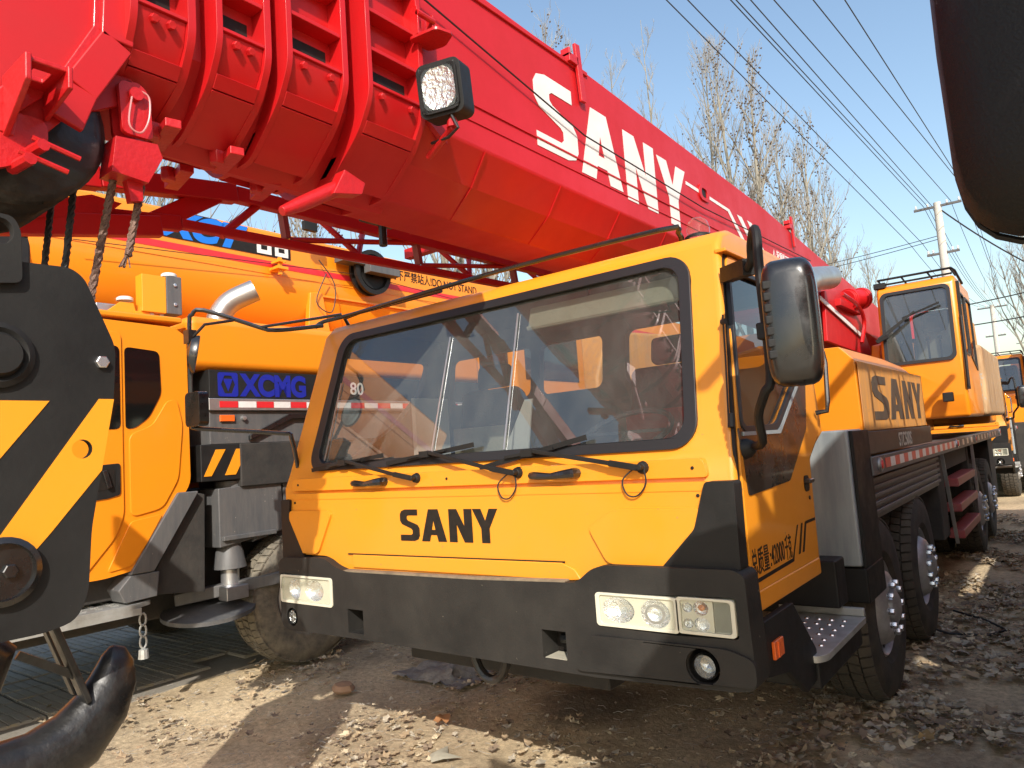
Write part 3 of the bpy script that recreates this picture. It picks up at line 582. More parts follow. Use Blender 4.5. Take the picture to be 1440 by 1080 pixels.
cuts = [MB().plate([[(6.47, 1.75), (6.47, 2.34), (6.62, 3.1), (7.9, 3.12), (7.9, 1.75)]], 'x', 2.14, 2.84), MB().plate([rrect(2.165, 2.80, 2.31, 3.10, .06)], 'y', 6.2, 6.75),
        MB().plate([roundpoly([(6.66, 3.06), (7.18, 3.06), (7.18, 2.35), (6.60, 2.35)], .05)], 'x', 2.8, 3.0), MB().plate([roundpoly([(7.28, 3.06), (7.85, 3.06), (7.85, 2.2), (7.28, 2.35)], .05)], 'x', 2.8, 3.0),
        MB().plate([rrect(2.2, 2.75, 2.4, 3.05, .05)], 'y', 7.85, 8.1)]
carve(oc, [c.build('cutter', [TRIM], None) for c in cuts])
def oy(z): return 6.42+(z-2.32)*.153
f = lambda o_: (lambda q: (q[0], oy(q[1])+o_, q[1]))
MB().plate3([rrect(2.135, 2.83, 2.28, 3.13, .07), rrect(2.17, 2.795, 2.315, 3.095, .06)], f(-.02), f(.02)).build('front_window_seal', SEAL, oc)
g = MB(); q = rrect(2.165, 2.80, 2.31, 3.10, .06); g.add([f(.004)(p) for p in q], [tuple(range(len(q)))]); g.build('front_window', GLASS, oc)
for pl in ([(6.66, 3.06), (7.18, 3.06), (7.18, 2.35), (6.60, 2.35)], [(7.28, 3.06), (7.85, 3.06), (7.85, 2.2), (7.28, 2.35)]):
    g = MB(); q = roundpoly(pl, .05); g.add([(2.878, a, b) for a, b in q], [tuple(range(len(q)))]); g.build('side_window', GLASSD, oc)
    MB().plate([roundpoly([(a+(.0), b) for a, b in pl], .05), [(sum(p[0] for p in pl)/4+(a-sum(p[0] for p in pl)/4)*.9, sum(p[1] for p in pl)/4+(b-sum(p[1] for p in pl)/4)*.94) for a, b in roundpoly(pl, .05)]], 'x', 2.87, 2.89).build('side_window_seal', SEAL, oc)
MB().plate3([[(6.44, 1.95), (6.48, 1.95), (6.66, 3.15), (6.62, 3.15)]], lambda q: (2.882, q[0], q[1]), lambda q: (2.91, q[0], q[1])).build('door_edge', INKD, oc)
wpr = MB(); wpr.bar((2.10, 6.36, 2.60), (2.48, 6.42, 2.86), .012, .02); wpr.bar((2.10, 6.36, 2.56), (2.45, 6.42, 2.84), .012, .02); wpr.bar((2.35, 6.43, 2.80), (2.72, 6.45, 2.92), .02, .02); wpr.bar((2.08, 6.38, 2.57), (2.20, 6.38, 2.62), .05, .04); wpr.build('wiper', BLK, oc)
MB().tube([(2.90, 6.40, 1.98), (2.905, 6.42, 2.30), (2.90, 6.50, 2.75)], .014, 6).build('gas_strut', BLK, oc)
rk = MB(); rk.tube([(2.12, 6.6, 3.30), (2.86, 6.6, 3.30), (2.88, 6.68, 3.28), (2.88, 7.3, 3.22)], .014, 6); rk.tube([(2.12, 6.6, 3.24), (2.86, 6.6, 3.24)], .012, 6)
for x in (2.12, 2.36, 2.62, 2.84): rk.tube([(x, 6.6, 3.31), (x+.05, 6.64, 3.21)], .010, 6)
rk.box(2.08, 2.20, 6.55, 6.65, 3.20, 3.26); rk.build('roof_guard', BLK, oc)
s = MB().plate([[(7.2, 1.9), (7.2, 2.25), (7.55, 2.25), (7.6, 3.0), (7.72, 3.0), (7.75, 1.9)]], 'x', 2.28, 2.70).build('operator_seat', BEIGE, oc, bev=.05)
MB().box(2.38, 2.62, 7.5, 7.62, 2.72, 2.95).build('head_rest', SEATM, oc, bev=.04)
for x in (2.25, 2.38, 2.52, 2.64): MB().tube([(x, 6.85, 2.2), (x, 6.86, 2.55)], .012, 6).lathe([(0, 0), (.025, .01), (.02, .05), (0, .055)], (x, 6.86, 2.55), (0, 0, 1), 8).build('control_lever', INKD, oc)
wl = MB().box(2.20, 2.31, 6.30, 6.38, 1.80, 1.93).build('work_lamp', BLK, oc, bev=.01); MB().box(2.215, 2.295, 6.295, 6.299, 1.815, 1.915).build('lamp_lens', REFL, oc)
wl = MB().box(2.66, 2.76, 6.30, 6.36, 1.83, 1.93).build('work_lamp', BLK, oc, bev=.01)
ep = MB().box(2.20, 2.93, 8.15, 10.6, 1.66, 2.56).build('superstructure_side_panel', RUST, MC, bev=.06, seg=3)
MB().plate([[(8.1, 2.5), (8.3, 2.95), (9.2, 2.95), (9.3, 2.5)]], 'x', 2.2, 2.8).build('air_intake_box', YELW, MC, bev=.03)

# ------------------------------------------------------------------ red telescopic boom (centre x 1.375)
CX = 1.375
def hull(hw, ztop, zbend, zb):
    """right half outline mirrored: octagonal boom section as (x,z)"""
    dx = zbend-zb
    R_ = [(CX+hw, ztop), (CX+hw, zbend), (CX+hw-.10, zbend-dx*.55), (CX+hw-.24, zb)]
    return R_+[(2*CX-x, z) for x, z in reversed(R_)]
def loft(mb, secs, m=0):
    n = len(secs[0][1]); vs = [(x, y, z) for y, s in secs for x, z in s]; fs = [tuple(range(n)), tuple(range(len(vs)-n, len(vs)))]
    for i in range(len(secs)-1):
        for j in range(n): fs.append((i*n+j, i*n+(j+1) % n, (i+1)*n+(j+1) % n, (i+1)*n+j))
    return mb.add(vs, fs, m)
bs = MB(); loft(bs, [(-.46, hull(.375, 3.80, 3.01, 2.74)), (1.0, hull(.375, 3.765, 3.0, 2.74)), (3.8, hull(.375, 3.66, 3.0, 2.745)), (6.5, hull(.375, 3.44, 2.92, 2.68)), (9.6, hull(.375, 3.20, 2.70, 2.45))])
base = bs.build('boom_base_section', RED, MC, bev=.012, seg=3, ang=14)
base.modifiers['bevel'].angle_limit = math.radians(18)
X = CX+.375
def BX(o=0): return lambda q: (X+o, q[0], q[1])
for ch, a, b, z0, z1 in (('S', .375, .765, 3.165, 3.58), ('A', .79, 1.25, 3.135, 3.56), ('N', 1.305, 1.71, 3.105, 3.548), ('Y', 1.752, 2.195, 3.08, 3.52)):
    L = MB(); glyph(L, ch, a, b, z0, z1, lambda u, v, d: (X+.001+.002*d, u, v)); L.build('letter', WHT, base)
sw = MB(); sw.plate3([[(2.20, 3.455), (2.42, 3.45), (2.42, 3.425), (2.20, 3.43)]], BX(.001), BX(.003)); sw.plate3([[(2.62, 3.445), (3.02, 3.435), (3.36, 3.20), (3.27, 3.20), (2.98, 3.41), (2.62, 3.42)]], BX(.001), BX(.003))
for k in (0, 1): sw.plate3([[(3.18+.23*k, 3.43), (3.29+.23*k, 3.43), (3.60+.23*k, 3.20), (3.50+.23*k, 3.20)]], BX(.001), BX(.003))
sw.build('white_swoosh', WHT, base)
text('△ 起重臂下严禁站人', .11, SIDE(X+.001, 4.02, 3.21), WHT, 'warning_lettering', base, .001, sx=.8)
MB().plate([rrect(2.42, 2.60, 3.38, 3.50, .05), rrect(2.46, 2.56, 3.405, 3.475, .03)], 'x', X, X+.012).build('access_port', RED, base, bev=.003); MB().plate([rrect(2.455, 2.565, 3.40, 3.48, .03)], 'x', X, X+.002).build('port_opening', INKD, base)
for (y, z, L_) in ((.80, 3.775, .23), (4.65, 3.63, .2)):
    b = MB(); b.bar((X+.02, y, z+.10), (X+.02, y+.03, z-L_), .05, .02, up=(1, 0, 0)); b.box(X-.03, X+.03, y-.09, y, z-.03, z+.02); b.box(X-.03, X+.03, y-.09, y-.075, z, z+.05); b.build('rope_guide_bracket', REDS, base, bev=.004)
b = MB(); b.box(X, X+.008, -.40, 5.5, 3.20, 3.208); b.box(X, X+.006, -.40, 4.5, 3.12, 3.125); b.build('side_weld_seam', RED, base)
b = MB(); b.box(X-.02, X+.012, -.4, .92, 3.735, 3.76); b.build('top_edge_strip', RED, base, bev=.004)
MB().tube([(X+.03, -.5, 3.56), (X+.03, .8, 3.34), (X+.03, 2.4, 3.30), (X+.02, 5.2, 3.38)], .0045, 5).build('length_cable', CABLE, MC)
for i in range(9):
    y = -.05+i*.62
    for sd in (1, -1):
        MB().bar((CX+sd*.376, y, 3.0), (CX+sd*.277, y, 2.856),   .012, .005, up=(sd*.8, 0, -.6)).build('weld_band', RED, base); MB().bar((CX+sd*.275, y, 2.854), (CX+sd*.137, y, 2.741), .012, .005, up=(sd*.6, 0, -.8)).build('weld_band', RED, base)
# telescoping collars, each smaller than the last
spec = [(-.76, -.455, .40, 3.86, 3.01, 2.735), (-1.10, -.835, .375, 3.78, 3.01, 2.735), (-1.345, -1.145, .35, 3.70, 2.99, 2.745), (-1.60, -1.40, .325, 3.62, 2.98, 2.77)]
def hull2(hw, zt_, zm_, zb_):
    r_ = [(CX+hw, zt_), (CX+hw, zm_), (CX+hw-.075, zm_-.125), (CX+hw-.26, zb_)]
    return r_+[(2*CX-x, z) for x, z in reversed(r_)]
for k, (y0, y1, hw, zt, zm, zb) in enumerate(spec):
    inner = hull2(hw-.075, zt-.06, zm+.02, zb+.03); outer = hull2(hw, zt, zm, zb)
    c = MB()
    # recessed body with an opening between flanges
    c.plate([inner], 'y', y0+.005, y1-.005)
    col_ = c.build('boom_collar', RED, MC, bev=.01)
    for (a, b) in ((y0, y0+.022), (y1-.026, y1)):
        MB().plate([roundpoly(outer, .05), [(CX+(x-CX)*.86, zb+.07+(z-zb-.07)*.93) for x, z in inner]], 'y', a, b).build('collar_flange', RED, col_, bev=.006)
    for side in (1, -1):
        xo = CX+side*hw; xi = CX+side*(hw-.08)
        for z in (zt-.12, zt-.30, zm+.36, zm+.20):
            r = MB(); x0_, x1_ = sorted((xi, xo-side*.006)); r.box(x0_, x1_, y0+.022, y1-.026, z-.008, z+.008)
            if z < zm+.3: r.build('collar_rib', RED, col_, bev=.003)
            else: r.build('collar_rib', RED, col_, bev=.003)
        # slanted pad cover below, with bolts, then a plain lower skin
        ya, yb = y0+.022, y1-.026
        def oct_(pl, nm_, mt_, bv=.003, par=col_): return MB().plate([[(CX+side*(hw-a), b) for a, b in pl]], 'y', ya, yb).build(nm_, mt_, par, bev=bv)
        oct_([(.012, zm+.05), (.030, zm-.02), (.075, zm-.085), (.10, zm-.06), (.075, zm+.05)], 'pad_cover', RED)
        oct_([(.002, zm+.062), (.002, zm+.050), (.08, zm+.050), (.08, zm+.062)], 'pad_lip', RED, .002)
        oct_([(.045, zm-.080), (.075, zm-.120), (.10, zm-.10), (.07, zm-.07)], 'lower_lip', RED, .002)
        oct_([(.078, zm-.124), (.262, zb+.003), (.27, zb+.03), (.10, zm-.095)], 'lower_skin', RED, .002)
        x0_, x1_ = sorted((xi-side*.02, xi+side*.006)); MB().box(x0_, x1_, ya+.012, yb-.02, zm+.075, zm+.155).build('pad_opening', INKD, col_)
        for yy in (ya+.05, yb-.05):
            MB().hexa((CX+side*(hw-.016), yy, zm+.022), (side, 0, -.3), .014, .018).build('pad_bolt', REDS, col_)
    if k == 0:
        wb = MB(); wb.plate([[(y1, zm+.02), (y1, zm+.10), (y1+.13, zm-.02), (y1+.13, zm-.06)]], 'x', X-.01, X+.015); wb.build('flange_gusset', RED, col_)
b = MB(); loft(b, [(-1.7, hull(.24, 3.5, 2.95, 2.72)), (-.4, hull(.27, 3.6, 2.99, 2.72))]); b.build('boom_inner_sections', RED, MC)
for x, y in ((1.2, -1.25), (1.45, -1.2), (1.3, -.95), (1.5, -1.45)):
    u = MB().hexa((x, y, 2.76), (0, 0, -1), .028, .05).build('underside_nut', REDS, MC, bev=.004)
    MB().bar((x-.1, y+.06, 2.735), (x+.1, y+.02, 2.735), .05, .03).build('underside_lug', REDS, MC, bev=.004)
# rope guide, hose bracket and lamp beside the first collar
b = MB(); b.box(1.76, 1.80, -.50, -.40, 3.36, 3.375); b.box(1.76, 1.80, -.50, -.49, 3.375, 3.48); b.box(1.76, 1.80, -.41, -.40, 3.375, 3.48); b.plate([roundpoly([(1.76, -.52), (1.90, -.50), (1.92, -.42), (1.84, -.38), (1.76, -.40)], .02)], 'z', 3.335, 3.347); b.tube([(1.80, -.5, 3.45), (1.80, -.4, 3.45)], .012, 8); b.build('rope_guide', REDS, MC, bev=.003)
lamp = MB(); LM = Matrix.Rotation(math.radians(16), 4, 'Z') @ Matrix.Rotation(math.radians(8), 4, 'X'); LM.translation = (1.955, -.55, 3.045)
def xf(mb, M): mb.v = [tuple(M @ Vector(v)) for v in mb.v]; return mb
a = MB().plate([rrect(-.105, .085, -.105, .105, .03)], 'y', -.0, .10); bl = xf(a, LM).build('boom_work_lamp', BLK, MC, bev=.012, seg=3)
xf(MB().plate([rrect(-.092, .072, -.092, .092, .03), rrect(-.080, .060, -.080, .080, .03)], 'y', -.012, .0), LM).build('lamp_bezel', BLK, bl)
c = MB(); c.lathe([(1, 0), (.8, .25), (.4, .45), (0, .5)], (0, 0, 0), (0, 1, 0), 20); c.v = [(-.01+x*.076, -.002-(.5-y)*.012, z*.086) for x, y, z in c.v]; xf(c, LM).build('lamp_reflector', REFL, bl)
c = MB(); c.lathe([(0, -.008), (.02, -.006), (.022, 0)], (-.01, -.004, 0), (0, 1, 0), 12); xf(c, LM).build('bulb', LENS, bl)
xf(MB().box(-.086, .066, -.012, -.0105, -.086, .086), LM).build('lamp_lens', LENS, bl)
MB().tube([(1.955, -.50, 2.94), (1.955, -.50, 2.90), (1.76, -.44, 2.86)], .014, 8).lathe([(0, 0), (.025, 0), (.02, .03), (0, .03)], (1.955, -.50, 2.90), (0, 0, 1), 8).build('lamp_arm', REDS, bl)
MB().tube([(1.97, -.52, 2.94), (2.0, -.52, 2.88), (1.93, -.50, 2.87), (1.80, -.46, 2.9)], .006, 6).build('lamp_wire', CABLE, bl)
# torpedo shaped stop hanging below the collars
b = MB(); b.tube([(1.62, -1.06, 2.525), (1.62, -.98, 2.57), (1.62, -.84, 2.655), (1.62, -.76, 2.70)], [.018, .027, .030, .028], 12); b.plate([[(-.86, 2.63), (-.80, 2.74), (-.70, 2.71), (-.72, 2.66)]], 'x', 1.60, 1.66); b.build('boom_pin_holder', REDS, MC, bev=.004)
b = MB().tube([(1.0, -.02, 2.95), (1.0, -.02, 2.74)], .022, 10).box(.93, 1.12, -.12, .10, 2.87, 2.93).build('stop_pin', IRON, MC, bev=.005)
# boom head
hp_ = [(-1.60, 3.30), (-1.62, 2.90), (-1.715, 2.73), (-1.76, 2.62), (-1.84, 2.52), (-1.93, 2.46), (-2.25, 2.44), (-2.45, 2.60), (-2.45, 3.30)]
for s, nm in ((.245, 'head_plate'), (-.245, 'head_plate')):
    x = CX+s; hd_ = MB().plate([hp_], 'x', x-.012, x+.012).build(nm, RED, MC, bev=.004)
    fl_ = MB(); e = [(-1.60, 3.30), (-1.62, 2.90), (-1.72, 2.72), (-1.76, 2.61)]
    for i in range(3): fl_.bar((x+math.copysign(.03, s), *e[i]), (x+math.copysign(.03, s), *e[i+1]), .09, .022, up=(1, 0, 0))
    fl_.build('edge_flange', RED, hd_, bev=.005)
    fl_ = MB(); e = [(-1.645, 3.30), (-1.66, 2.92), (-1.75, 2.74), (-1.79, 2.63)]
    for i in range(3): fl_.bar((x+math.copysign(.02, s), *e[i]), (x+math.copysign(.02, s), *e[i+1]), .045, .018, up=(1, 0, 0))
    fl_.build('inner_flange', REDS, hd_, bev=.004)
    MB().plate([roundpoly([(-1.80, 2.60), (-1.80, 2.52), (-1.90, 2.44), (-2.1, 2.40), (-2.1, 2.60)], .03)], 'x', x+math.copysign(.012, s), x+math.copysign(.03, s)).build('sheave_cheek', REDS, hd_, bev=.006)
b = MB(); b.plate([[(-1.99, 2.55), (-1.885, 2.69), (-1.80, 2.70), (-1.815, 2.66), (-1.87, 2.60), (-1.88, 2.53)]], 'x', 1.64, 1.655); b.plate([[(1.64, -1.90), (1.80, -1.90), (1.80, -1.80), (1.64, -1.80)], [(1.70, -1.87), (1.76, -1.87), (1.76, -1.83), (1.70, -1.83)]], 'z', 2.675, 2.69); b.plate([[(1.64, 2.69), (1.81, 2.69), (1.81, 2.62), (1.64, 2.52)]], 'y', -1.905, -1.89); b.plate([[(1.64, 2.69), (1.81, 2.69), (1.81, 2.63), (1.64, 2.6)]], 'y', -1.81, -1.797)
b.build('head_bracket', REDS, MC, bev=.004)
for y, z in ((-1.845, 2.50), (-1.875, 2.455)):
    MB().tube([(1.62, y, z), (1.72, y+.01, z)], .016, 8).tube([(1.70, y-.01, z+.02), (1.71, y+.10, z-.01)], .007, 6).build('retaining_pin', REDS, MC)
for i in range(5):
    x = CX-.17+i*.085; s = MB(); s.lathe([(0, -.03), (.225, -.03), (.245, -.018), (.215, 0), (.245, .018), (.225, .03), (0, .03)], (x, -1.865, 2.635), (1, 0, 0), 40); s.build('head_sheave', IRON, MC)
for i in range(5):
    x = CX-.17+i*.085; MB().tube([(x, -1.865+.228*math.cos(t), 2.635+.228*math.sin(t)) for t in [math.radians(20-i2*14) for i2 in range(14)]], .009, 6).build('sheave_rope', CABLE, MC)
# dead-end socket
b = MB(); b.plate([[(-1.60, 2.90), (-1.545, 2.84), (-1.56, 2.76), (-1.66, 2.70), (-1.70, 2.74)]], 'x', 1.56, 1.585); b.build('socket_lug', RED, MC, bev=.004)
b = MB(); b.plate([roundpoly([(-1.60, 2.80), (-1.585, 2.815), (-1.54, 2.82), (-1.515, 2.80), (-1.505, 2.74), (-1.50, 2.65), (-1.59, 2.65)], .02)], 'x', 1.595, 1.612); b.plate([roundpoly([(-1.60, 2.80), (-1.585, 2.815), (-1.54, 2.82), (-1.515, 2.80), (-1.505, 2.74), (-1.50, 2.65), (-1.59, 2.65)], .02)], 'x', 1.535, 1.55)
b.plate([[(-1.612, 2.63), (-1.49, 2.64), (-1.475, 2.60), (-1.52, 2.51), (-1.625, 2.52)]], 'x', 1.53, 1.617); b.plate([[(-1.575, 2.53), (-1.525, 2.53), (-1.525, 2.46), (-1.56, 2.45)]], 'x', 1.56, 1.59)
sk = b.build('rope_socket', REDS, MC, bev=.007)
b = MB().lathe([(0, 0), (.020, 0), (.020, .018), (0, .018)], (1.612, -1.555, 2.775), (1, 0, 0), 14).build('socket_pin', REDS, sk)
MB().tube(sm([(1.625, -1.55, 2.79), (1.63, -1.52, 2.775), (1.63, -1.52, 2.71), (1.63, -1.54, 2.66), (1.63, -1.565, 2.655), (1.63, -1.58, 2.68), (1.63, -1.57, 2.76)]), .003, 6).build('spring_clip', mat('pink_clip', (.55, .2, .2), .4), sk)
def rope(p0, p1, r, name, par, bow=0, n=26, mt=WIRE):
    p0 = Vector(p0); p1 = Vector(p1); mb = MB(); d = (p1-p0); a = d.cross(Vector((0, 1, 0))).normalized(); b = d.cross(a).normalized(); N = max(8, int(d.length/.02))
    for s in range(3):
        pts = []
        for i in range(N+1):
            t = i/N; ph = t*d.length/.075*2*math.pi+s*2*math.pi/3
            pts.append(p0+d*t+Vector((0, bow*math.sin(math.pi*t), 0))+r*.42*(math.cos(ph)*a+math.sin(ph)*b))
        mb.tube(pts, r*.62, 5)
    return mb.build(name, mt, par)
rope((1.55, -1.59, 2.54), (1.50, -1.66, 2.06), .013, 'dead_end_rope', MC, -.0)
rp = rope((1.56, -1.515, 2.52), (1.56, -1.56, 2.29), .013, 'rope_tail', MC)
fr_ = MB()
for i in range(7): fr_.tube([(1.56, -1.56, 2.30), (1.56+rnd.uniform(-.016, .016), -1.565+rnd.uniform(-.018, .018), 2.255)], .003, 4)
fr_.build('frayed_strands', WIRE, rp)
for x in (CX-.085, CX+.085): rope((x, -1.66, 2.58), (x, -1.70, 2.2), .011, 'hoist_rope', MC, mt=CABLE)
# ------------------------------------------------------------------ folded red lattice jib
jb = MB(); JX0, JX1 = .60, .10
jb.bar((JX0, -.62, 2.985), (JX0, 5.6, 3.05), .06, .075); jb.bar((JX0, -.62, 2.985), (JX0, -1.25, 2.90), .07, .09); jb.bar((JX0, -1.25, 2.90), (JX0, -2.6, 2.74), .07, .10)
jib = jb.build('folded_jib', RED, MC, bev=.006)
MB().bar((JX0, -.9, 2.775), (JX0, 5.6, 2.925), .045, .045).build('jib_chord', RED, jib, bev=.006); MB().bar((JX0-.02, -2.6, 2.585), (JX0, -.9, 2.775), .045, .07).build('jib_chord', RED, jib, bev=.006)
MB().bar((.25, -.9, 3.34), (.25, 5.6, 3.46), .05, .05).build('jib_chord', RED, jib, bev=.006)
nodes = [-.33, .64, 1.63, 2.62, 3.6, 4.6]
def zc(y): return 2.773+(y+.9)*.155/6.5
def zt(y): return 2.985+(y+.62)*.065/6.2
for i, y in enumerate(nodes):
    MB().bar((JX0, y, zc(y)+.03), (JX0, y-.02, zt(y)-.03), .045, .03).build('jib_post', REDF, jib)
    if i < len(nodes)-1: MB().tube([(JX0, y+.03, zc(y)+.03), (JX0, nodes[i+1]-.06, zt(nodes[i+1])-.03)], .016, 8).build('jib_lacing', RED, jib)
    for d in (-.42, .42): MB().tube([(JX0, y+.48, zc(y)+.03), (.25, y+.48+d, 3.36)], .018, 8).build('jib_lacing', RED, jib)
MB().bar((JX0-.02, -1.06, 2.73), (JX0, -.72, 2.96), .05, .09).build('jib_brace', RED, jib, bev=.005); MB().bar((.62, -1.62, 2.62), (.66, -1.02, 2.72), .05, .09).build('jib_brace', RED, jib, bev=.005)
MB().plate([[(-1.62, 2.63), (-1.25, 2.72), (-1.18, 2.79), (-1.30, 2.80), (-1.62, 2.68)]], 'x', .63, .66).build('jib_gusset', REDS, jib)
MB().tube([(JX0, -.70, 2.76), (JX0, -.48, 2.97)], .02, 8).build('jib_lacing', RED, jib)
MB().plate([[(.2, 2.74), (.62, 2.74), (.62, 2.98), (.2, 3.05)]], 'y', -2.3, -2.26).build('jib_end_plate', REDS, jib); 
for y in (1.0, 4.0): MB().box(.1, 1.1, y, y+.06, 3.05, 3.12).build('jib_mount', RED, jib, bev=.004)
# derricking details at rear of boom
b = MB(); b.lathe([(0, 0), (.11, 0), (.11, .04), (.13, .04), (.13, .10), (.11, .12), (.11, .30), (.13, .30), (.13, .36), (0, .36)], (1.80, 6.45, 3.12), (.3, 1, .12), 20); b.box(1.70, 1.86, 5.9, 6.9, 2.98, 3.06); b.plate([[(5.4, 2.55), (5.5, 3.1), (6.3, 3.2), (7.1, 2.9), (7.6, 2.5)]], 'x', 1.76, 1.80); b.build('boom_pivot_fittings', RED, MC, bev=.006)
MB().bar((1.82, 5.2, 2.98), (1.82, 7.0, 2.72), .01, .05).build('white_side_stripe', WHT, MC)
MB().tube(sm([(1.95, 5.6, 3.05), (1.95, 6.3, 3.0), (1.93, 6.6, 2.85), (1.9, 6.5, 2.6)]), .022, 6).build('hydraulic_hose', REDS, MC)
MB().tube(sm([(1.9, 4.15, 2.05), (1.9, 4.15, 2.7), (1.9, 4.22, 2.9), (1.9, 4.5, 3.04), (1.9, 5.35, 3.20)]), .12, 20).build('exhaust_stack', CHROME, MC)
MB().plate([[(1.72, 5.0), (2.0, 5.0), (2.0, 6.2), (1.72, 6.2)]], 'z', 1.43, 2.2).build('rear_body', YELO, MC, bev=.03)

# ================================================================== HOOK BLOCK (hangs on the ropes)
HB = thing('hook_block', 'big black hook block with yellow hazard stripes hanging on ropes below the red boom head', 'hook block', (1.38, -1.85, .85))
hpo = [(-2.20, 2.20), (-1.735, 2.215), (-1.70, 2.19), (-1.62, 2.0), (-1.628, 1.85), (-1.69, 1.50), (-1.70, 1.33), (-1.73, 1.265), (-1.80, 1.25), (-2.02, 1.25), (-2.2, 1.4)]
for x in (1.585, 1.16):
    hole = [(-1.712+.026*math.cos(t*math.pi/9), 1.715+.026*math.sin(t*math.pi/9)) for t in range(18)]
    c = MB().plate([roundpoly(hpo, .03), hole], 'x', x, x+.025).build('cheek_plate', PLATE, HB, bev=.004)
    if x > 1.5:
        for q in ([(-2.12, 1.845), (-1.79, 1.845), (-1.90, 1.70), (-2.0, 1.57), (-2.15, 1.40), (-2.15, 1.62)], ):
            MB().plate([q], 'x', x+.0255, x+.027).build('hazard_stripe', HAZY, c)
        MB().plate([[(-1.668, 1.852), (-1.6285, 1.852), (-1.663, 1.655), (-1.79, 1.50), (-1.94, 1.33), (-2.02, 1.33), (-1.90, 1.51)], [(a, b) for a, b in hole]], 'x', x+.0255, x+.027).build('hazard_stripe', HAZY, c)
        MB().hexa((x+.025, -1.66, 1.955), (1, 0, 0), .018, .015).build('cheek_bolt', NUT, c); 
        MB().lathe([(.085, 0), (.085, .012), (.07, .02), (.06, .012), (.05, .035), (0, .037)], (x+.025, -1.91, 1.96), (1, 0, 0), 28).build('sheave_pin_boss', PLATE, c)
        MB().lathe([(.085, 0), (.085, .02), (.07, .028), (.068, .012), (0, .012)], (x+.025, -1.90, 1.42), (1, 0, 0), 28).hexa((x+.037, -1.885, 1.42), (1, 0, 0), .018, .014).build('trunnion_boss', BLKG, c)
MB().plate([roundpoly([(-2.0, 2.33), (-1.875, 2.325), (-1.858, 2.29), (-1.855, 2.15), (-2.0, 2.13)], .02), [(-1.905+.03*math.cos(t*math.pi/8), 2.28+.035*math.sin(t*math.pi/8)) for t in range(16)]], 'x', 1.60, 1.63).build('lifting_ear', PLATE, HB, bev=.004)
for i in range(3): MB().lathe([(0, -.04), (.17, -.04), (.20, -.02), (.17, 0), (.20, .02), (.17, .04), (0, .04)], (1.27+i*.11, -1.91, 1.96), (1, 0, 0), 32).build('block_sheave', IRON, HB)
MB().box(1.18, 1.59, -2.05, -1.78, 1.28, 1.42).build('hook_crosshead', IRON, HB, bev=.03)
hk = MB(); HXY = [(-2.02, 1.35, .060), (-2.02, 1.24, .075), (-2.03, 1.15, .095), (-2.06, 1.07, .09), (-2.04, .97, .095), (-1.96, .905, .100), (-1.86, .87, .102), (-1.75, .875, .098), (-1.65, .915, .094), (-1.580, .985, .082), (-1.548, 1.05, .068), (-1.540, 1.10, .052), (-1.545, 1.132, .034), (-1.550, 1.148, .008)]
hk.tube([(1.38, y, z-.02) for y, z, r in HXY], [r for y, z, r in HXY], 18); hk.v = [(1.38+(x-1.38)*.78, y, z) for x, y, z in hk.v]
# inner lobe of the hook bowl on the shank side
hk.tube([(1.38, -2.02, 1.26), (1.38, -1.93, 1.21), (1.38, -1.88, 1.17), (1.38, -1.90, 1.10), (1.38, -2.0, 1.02)], [.05, .09, .085, .07, .05], 14)
hk.build('hook', IRON, HB)
MB().bar((1.42, -1.735, 1.27), (1.42, -1.635, 1.00), .018, .045, up=(1, 0, 0)).bar((1.34, -1.735, 1.27), (1.34, -1.64, 1.01), .008, .035, up=(1, 0, 0)).build('safety_latch', IRON, HB, bev=.004)
MB().bar((1.40, -1.80, 1.17), (1.42, -1.655, 1.075), .012, .022).build('latch_link', IRON, HB)

# ================================================================== SECOND CRANE (other make, left)
XC = thing('truck_crane', 'orange yellow crane on the left, blue lettering above a red and white rail', 'crane', (-2.85, 3, 0), 'truck cranes parked in the yard')
S = -1.45
cp = [(-2.1, 1.0), (-2.25, 1.6), (-2.0, 2.72), (-1.9, 2.78), (.10, 2.72), (.19, 2.66), (.195, 1.56), (.02, 1.30), (-.20, 1.0), (-.42, .97)]
xc = MB().plate([roundpoly(cp, .06)], 'x', -2.5, S).build('cab', YELO, XC, bev=.05, seg=4)
f = lambda o_: (lambda q: (S+o_, q[0], q[1]))
MB().plate3([roundpoly([(-1.5, 1.0), (-1.6, 1.6), (-1.4, 2.65), (-.285, 2.65), (-.285, 1.38), (-.34, 1.24), (-.55, 1.0)], .05)], f(-.005), f(.012)).build('cab_door', YELO, xc, bev=.006)
MB().plate3([roundpoly([(-1.4, 1.95), (-1.3, 2.58), (-.30, 2.55), (-.30, 1.97)], .04)], f(.012), f(.016)).build('side_window', BLACKG, xc)
MB().plate3([roundpoly([(-.262, 2.55), (-.02, 2.53), (-.01, 2.22), (-.10, 2.05), (-.20, 1.975), (-.262, 1.97)], .04)], f(.001), f(.006)).build('quarter_window', BLACKG, xc)
MB().plate3([roundpoly([(-.55, 1.72), (-.41, 1.73), (-.31, 1.735), (-.31, 1.52), (-.40, 1.50), (-.55, 1.49)], .02)], f(.012), f(.022)).build('door_handle', BLK, xc, bev=.006)
MB().plate3([roundpoly([(-.50, 1.69), (-.345, 1.70), (-.345, 1.57), (-.50, 1.55)], .02)], f(.023), f(.025)).build('handle_recess', INKD, xc); MB().bar((S+.04, -.42, 1.69), (S+.045, -.39, 1.57), .03, .02, up=(1, 0, 0)).build('handle_lever', BLKG, xc, bev=.005)
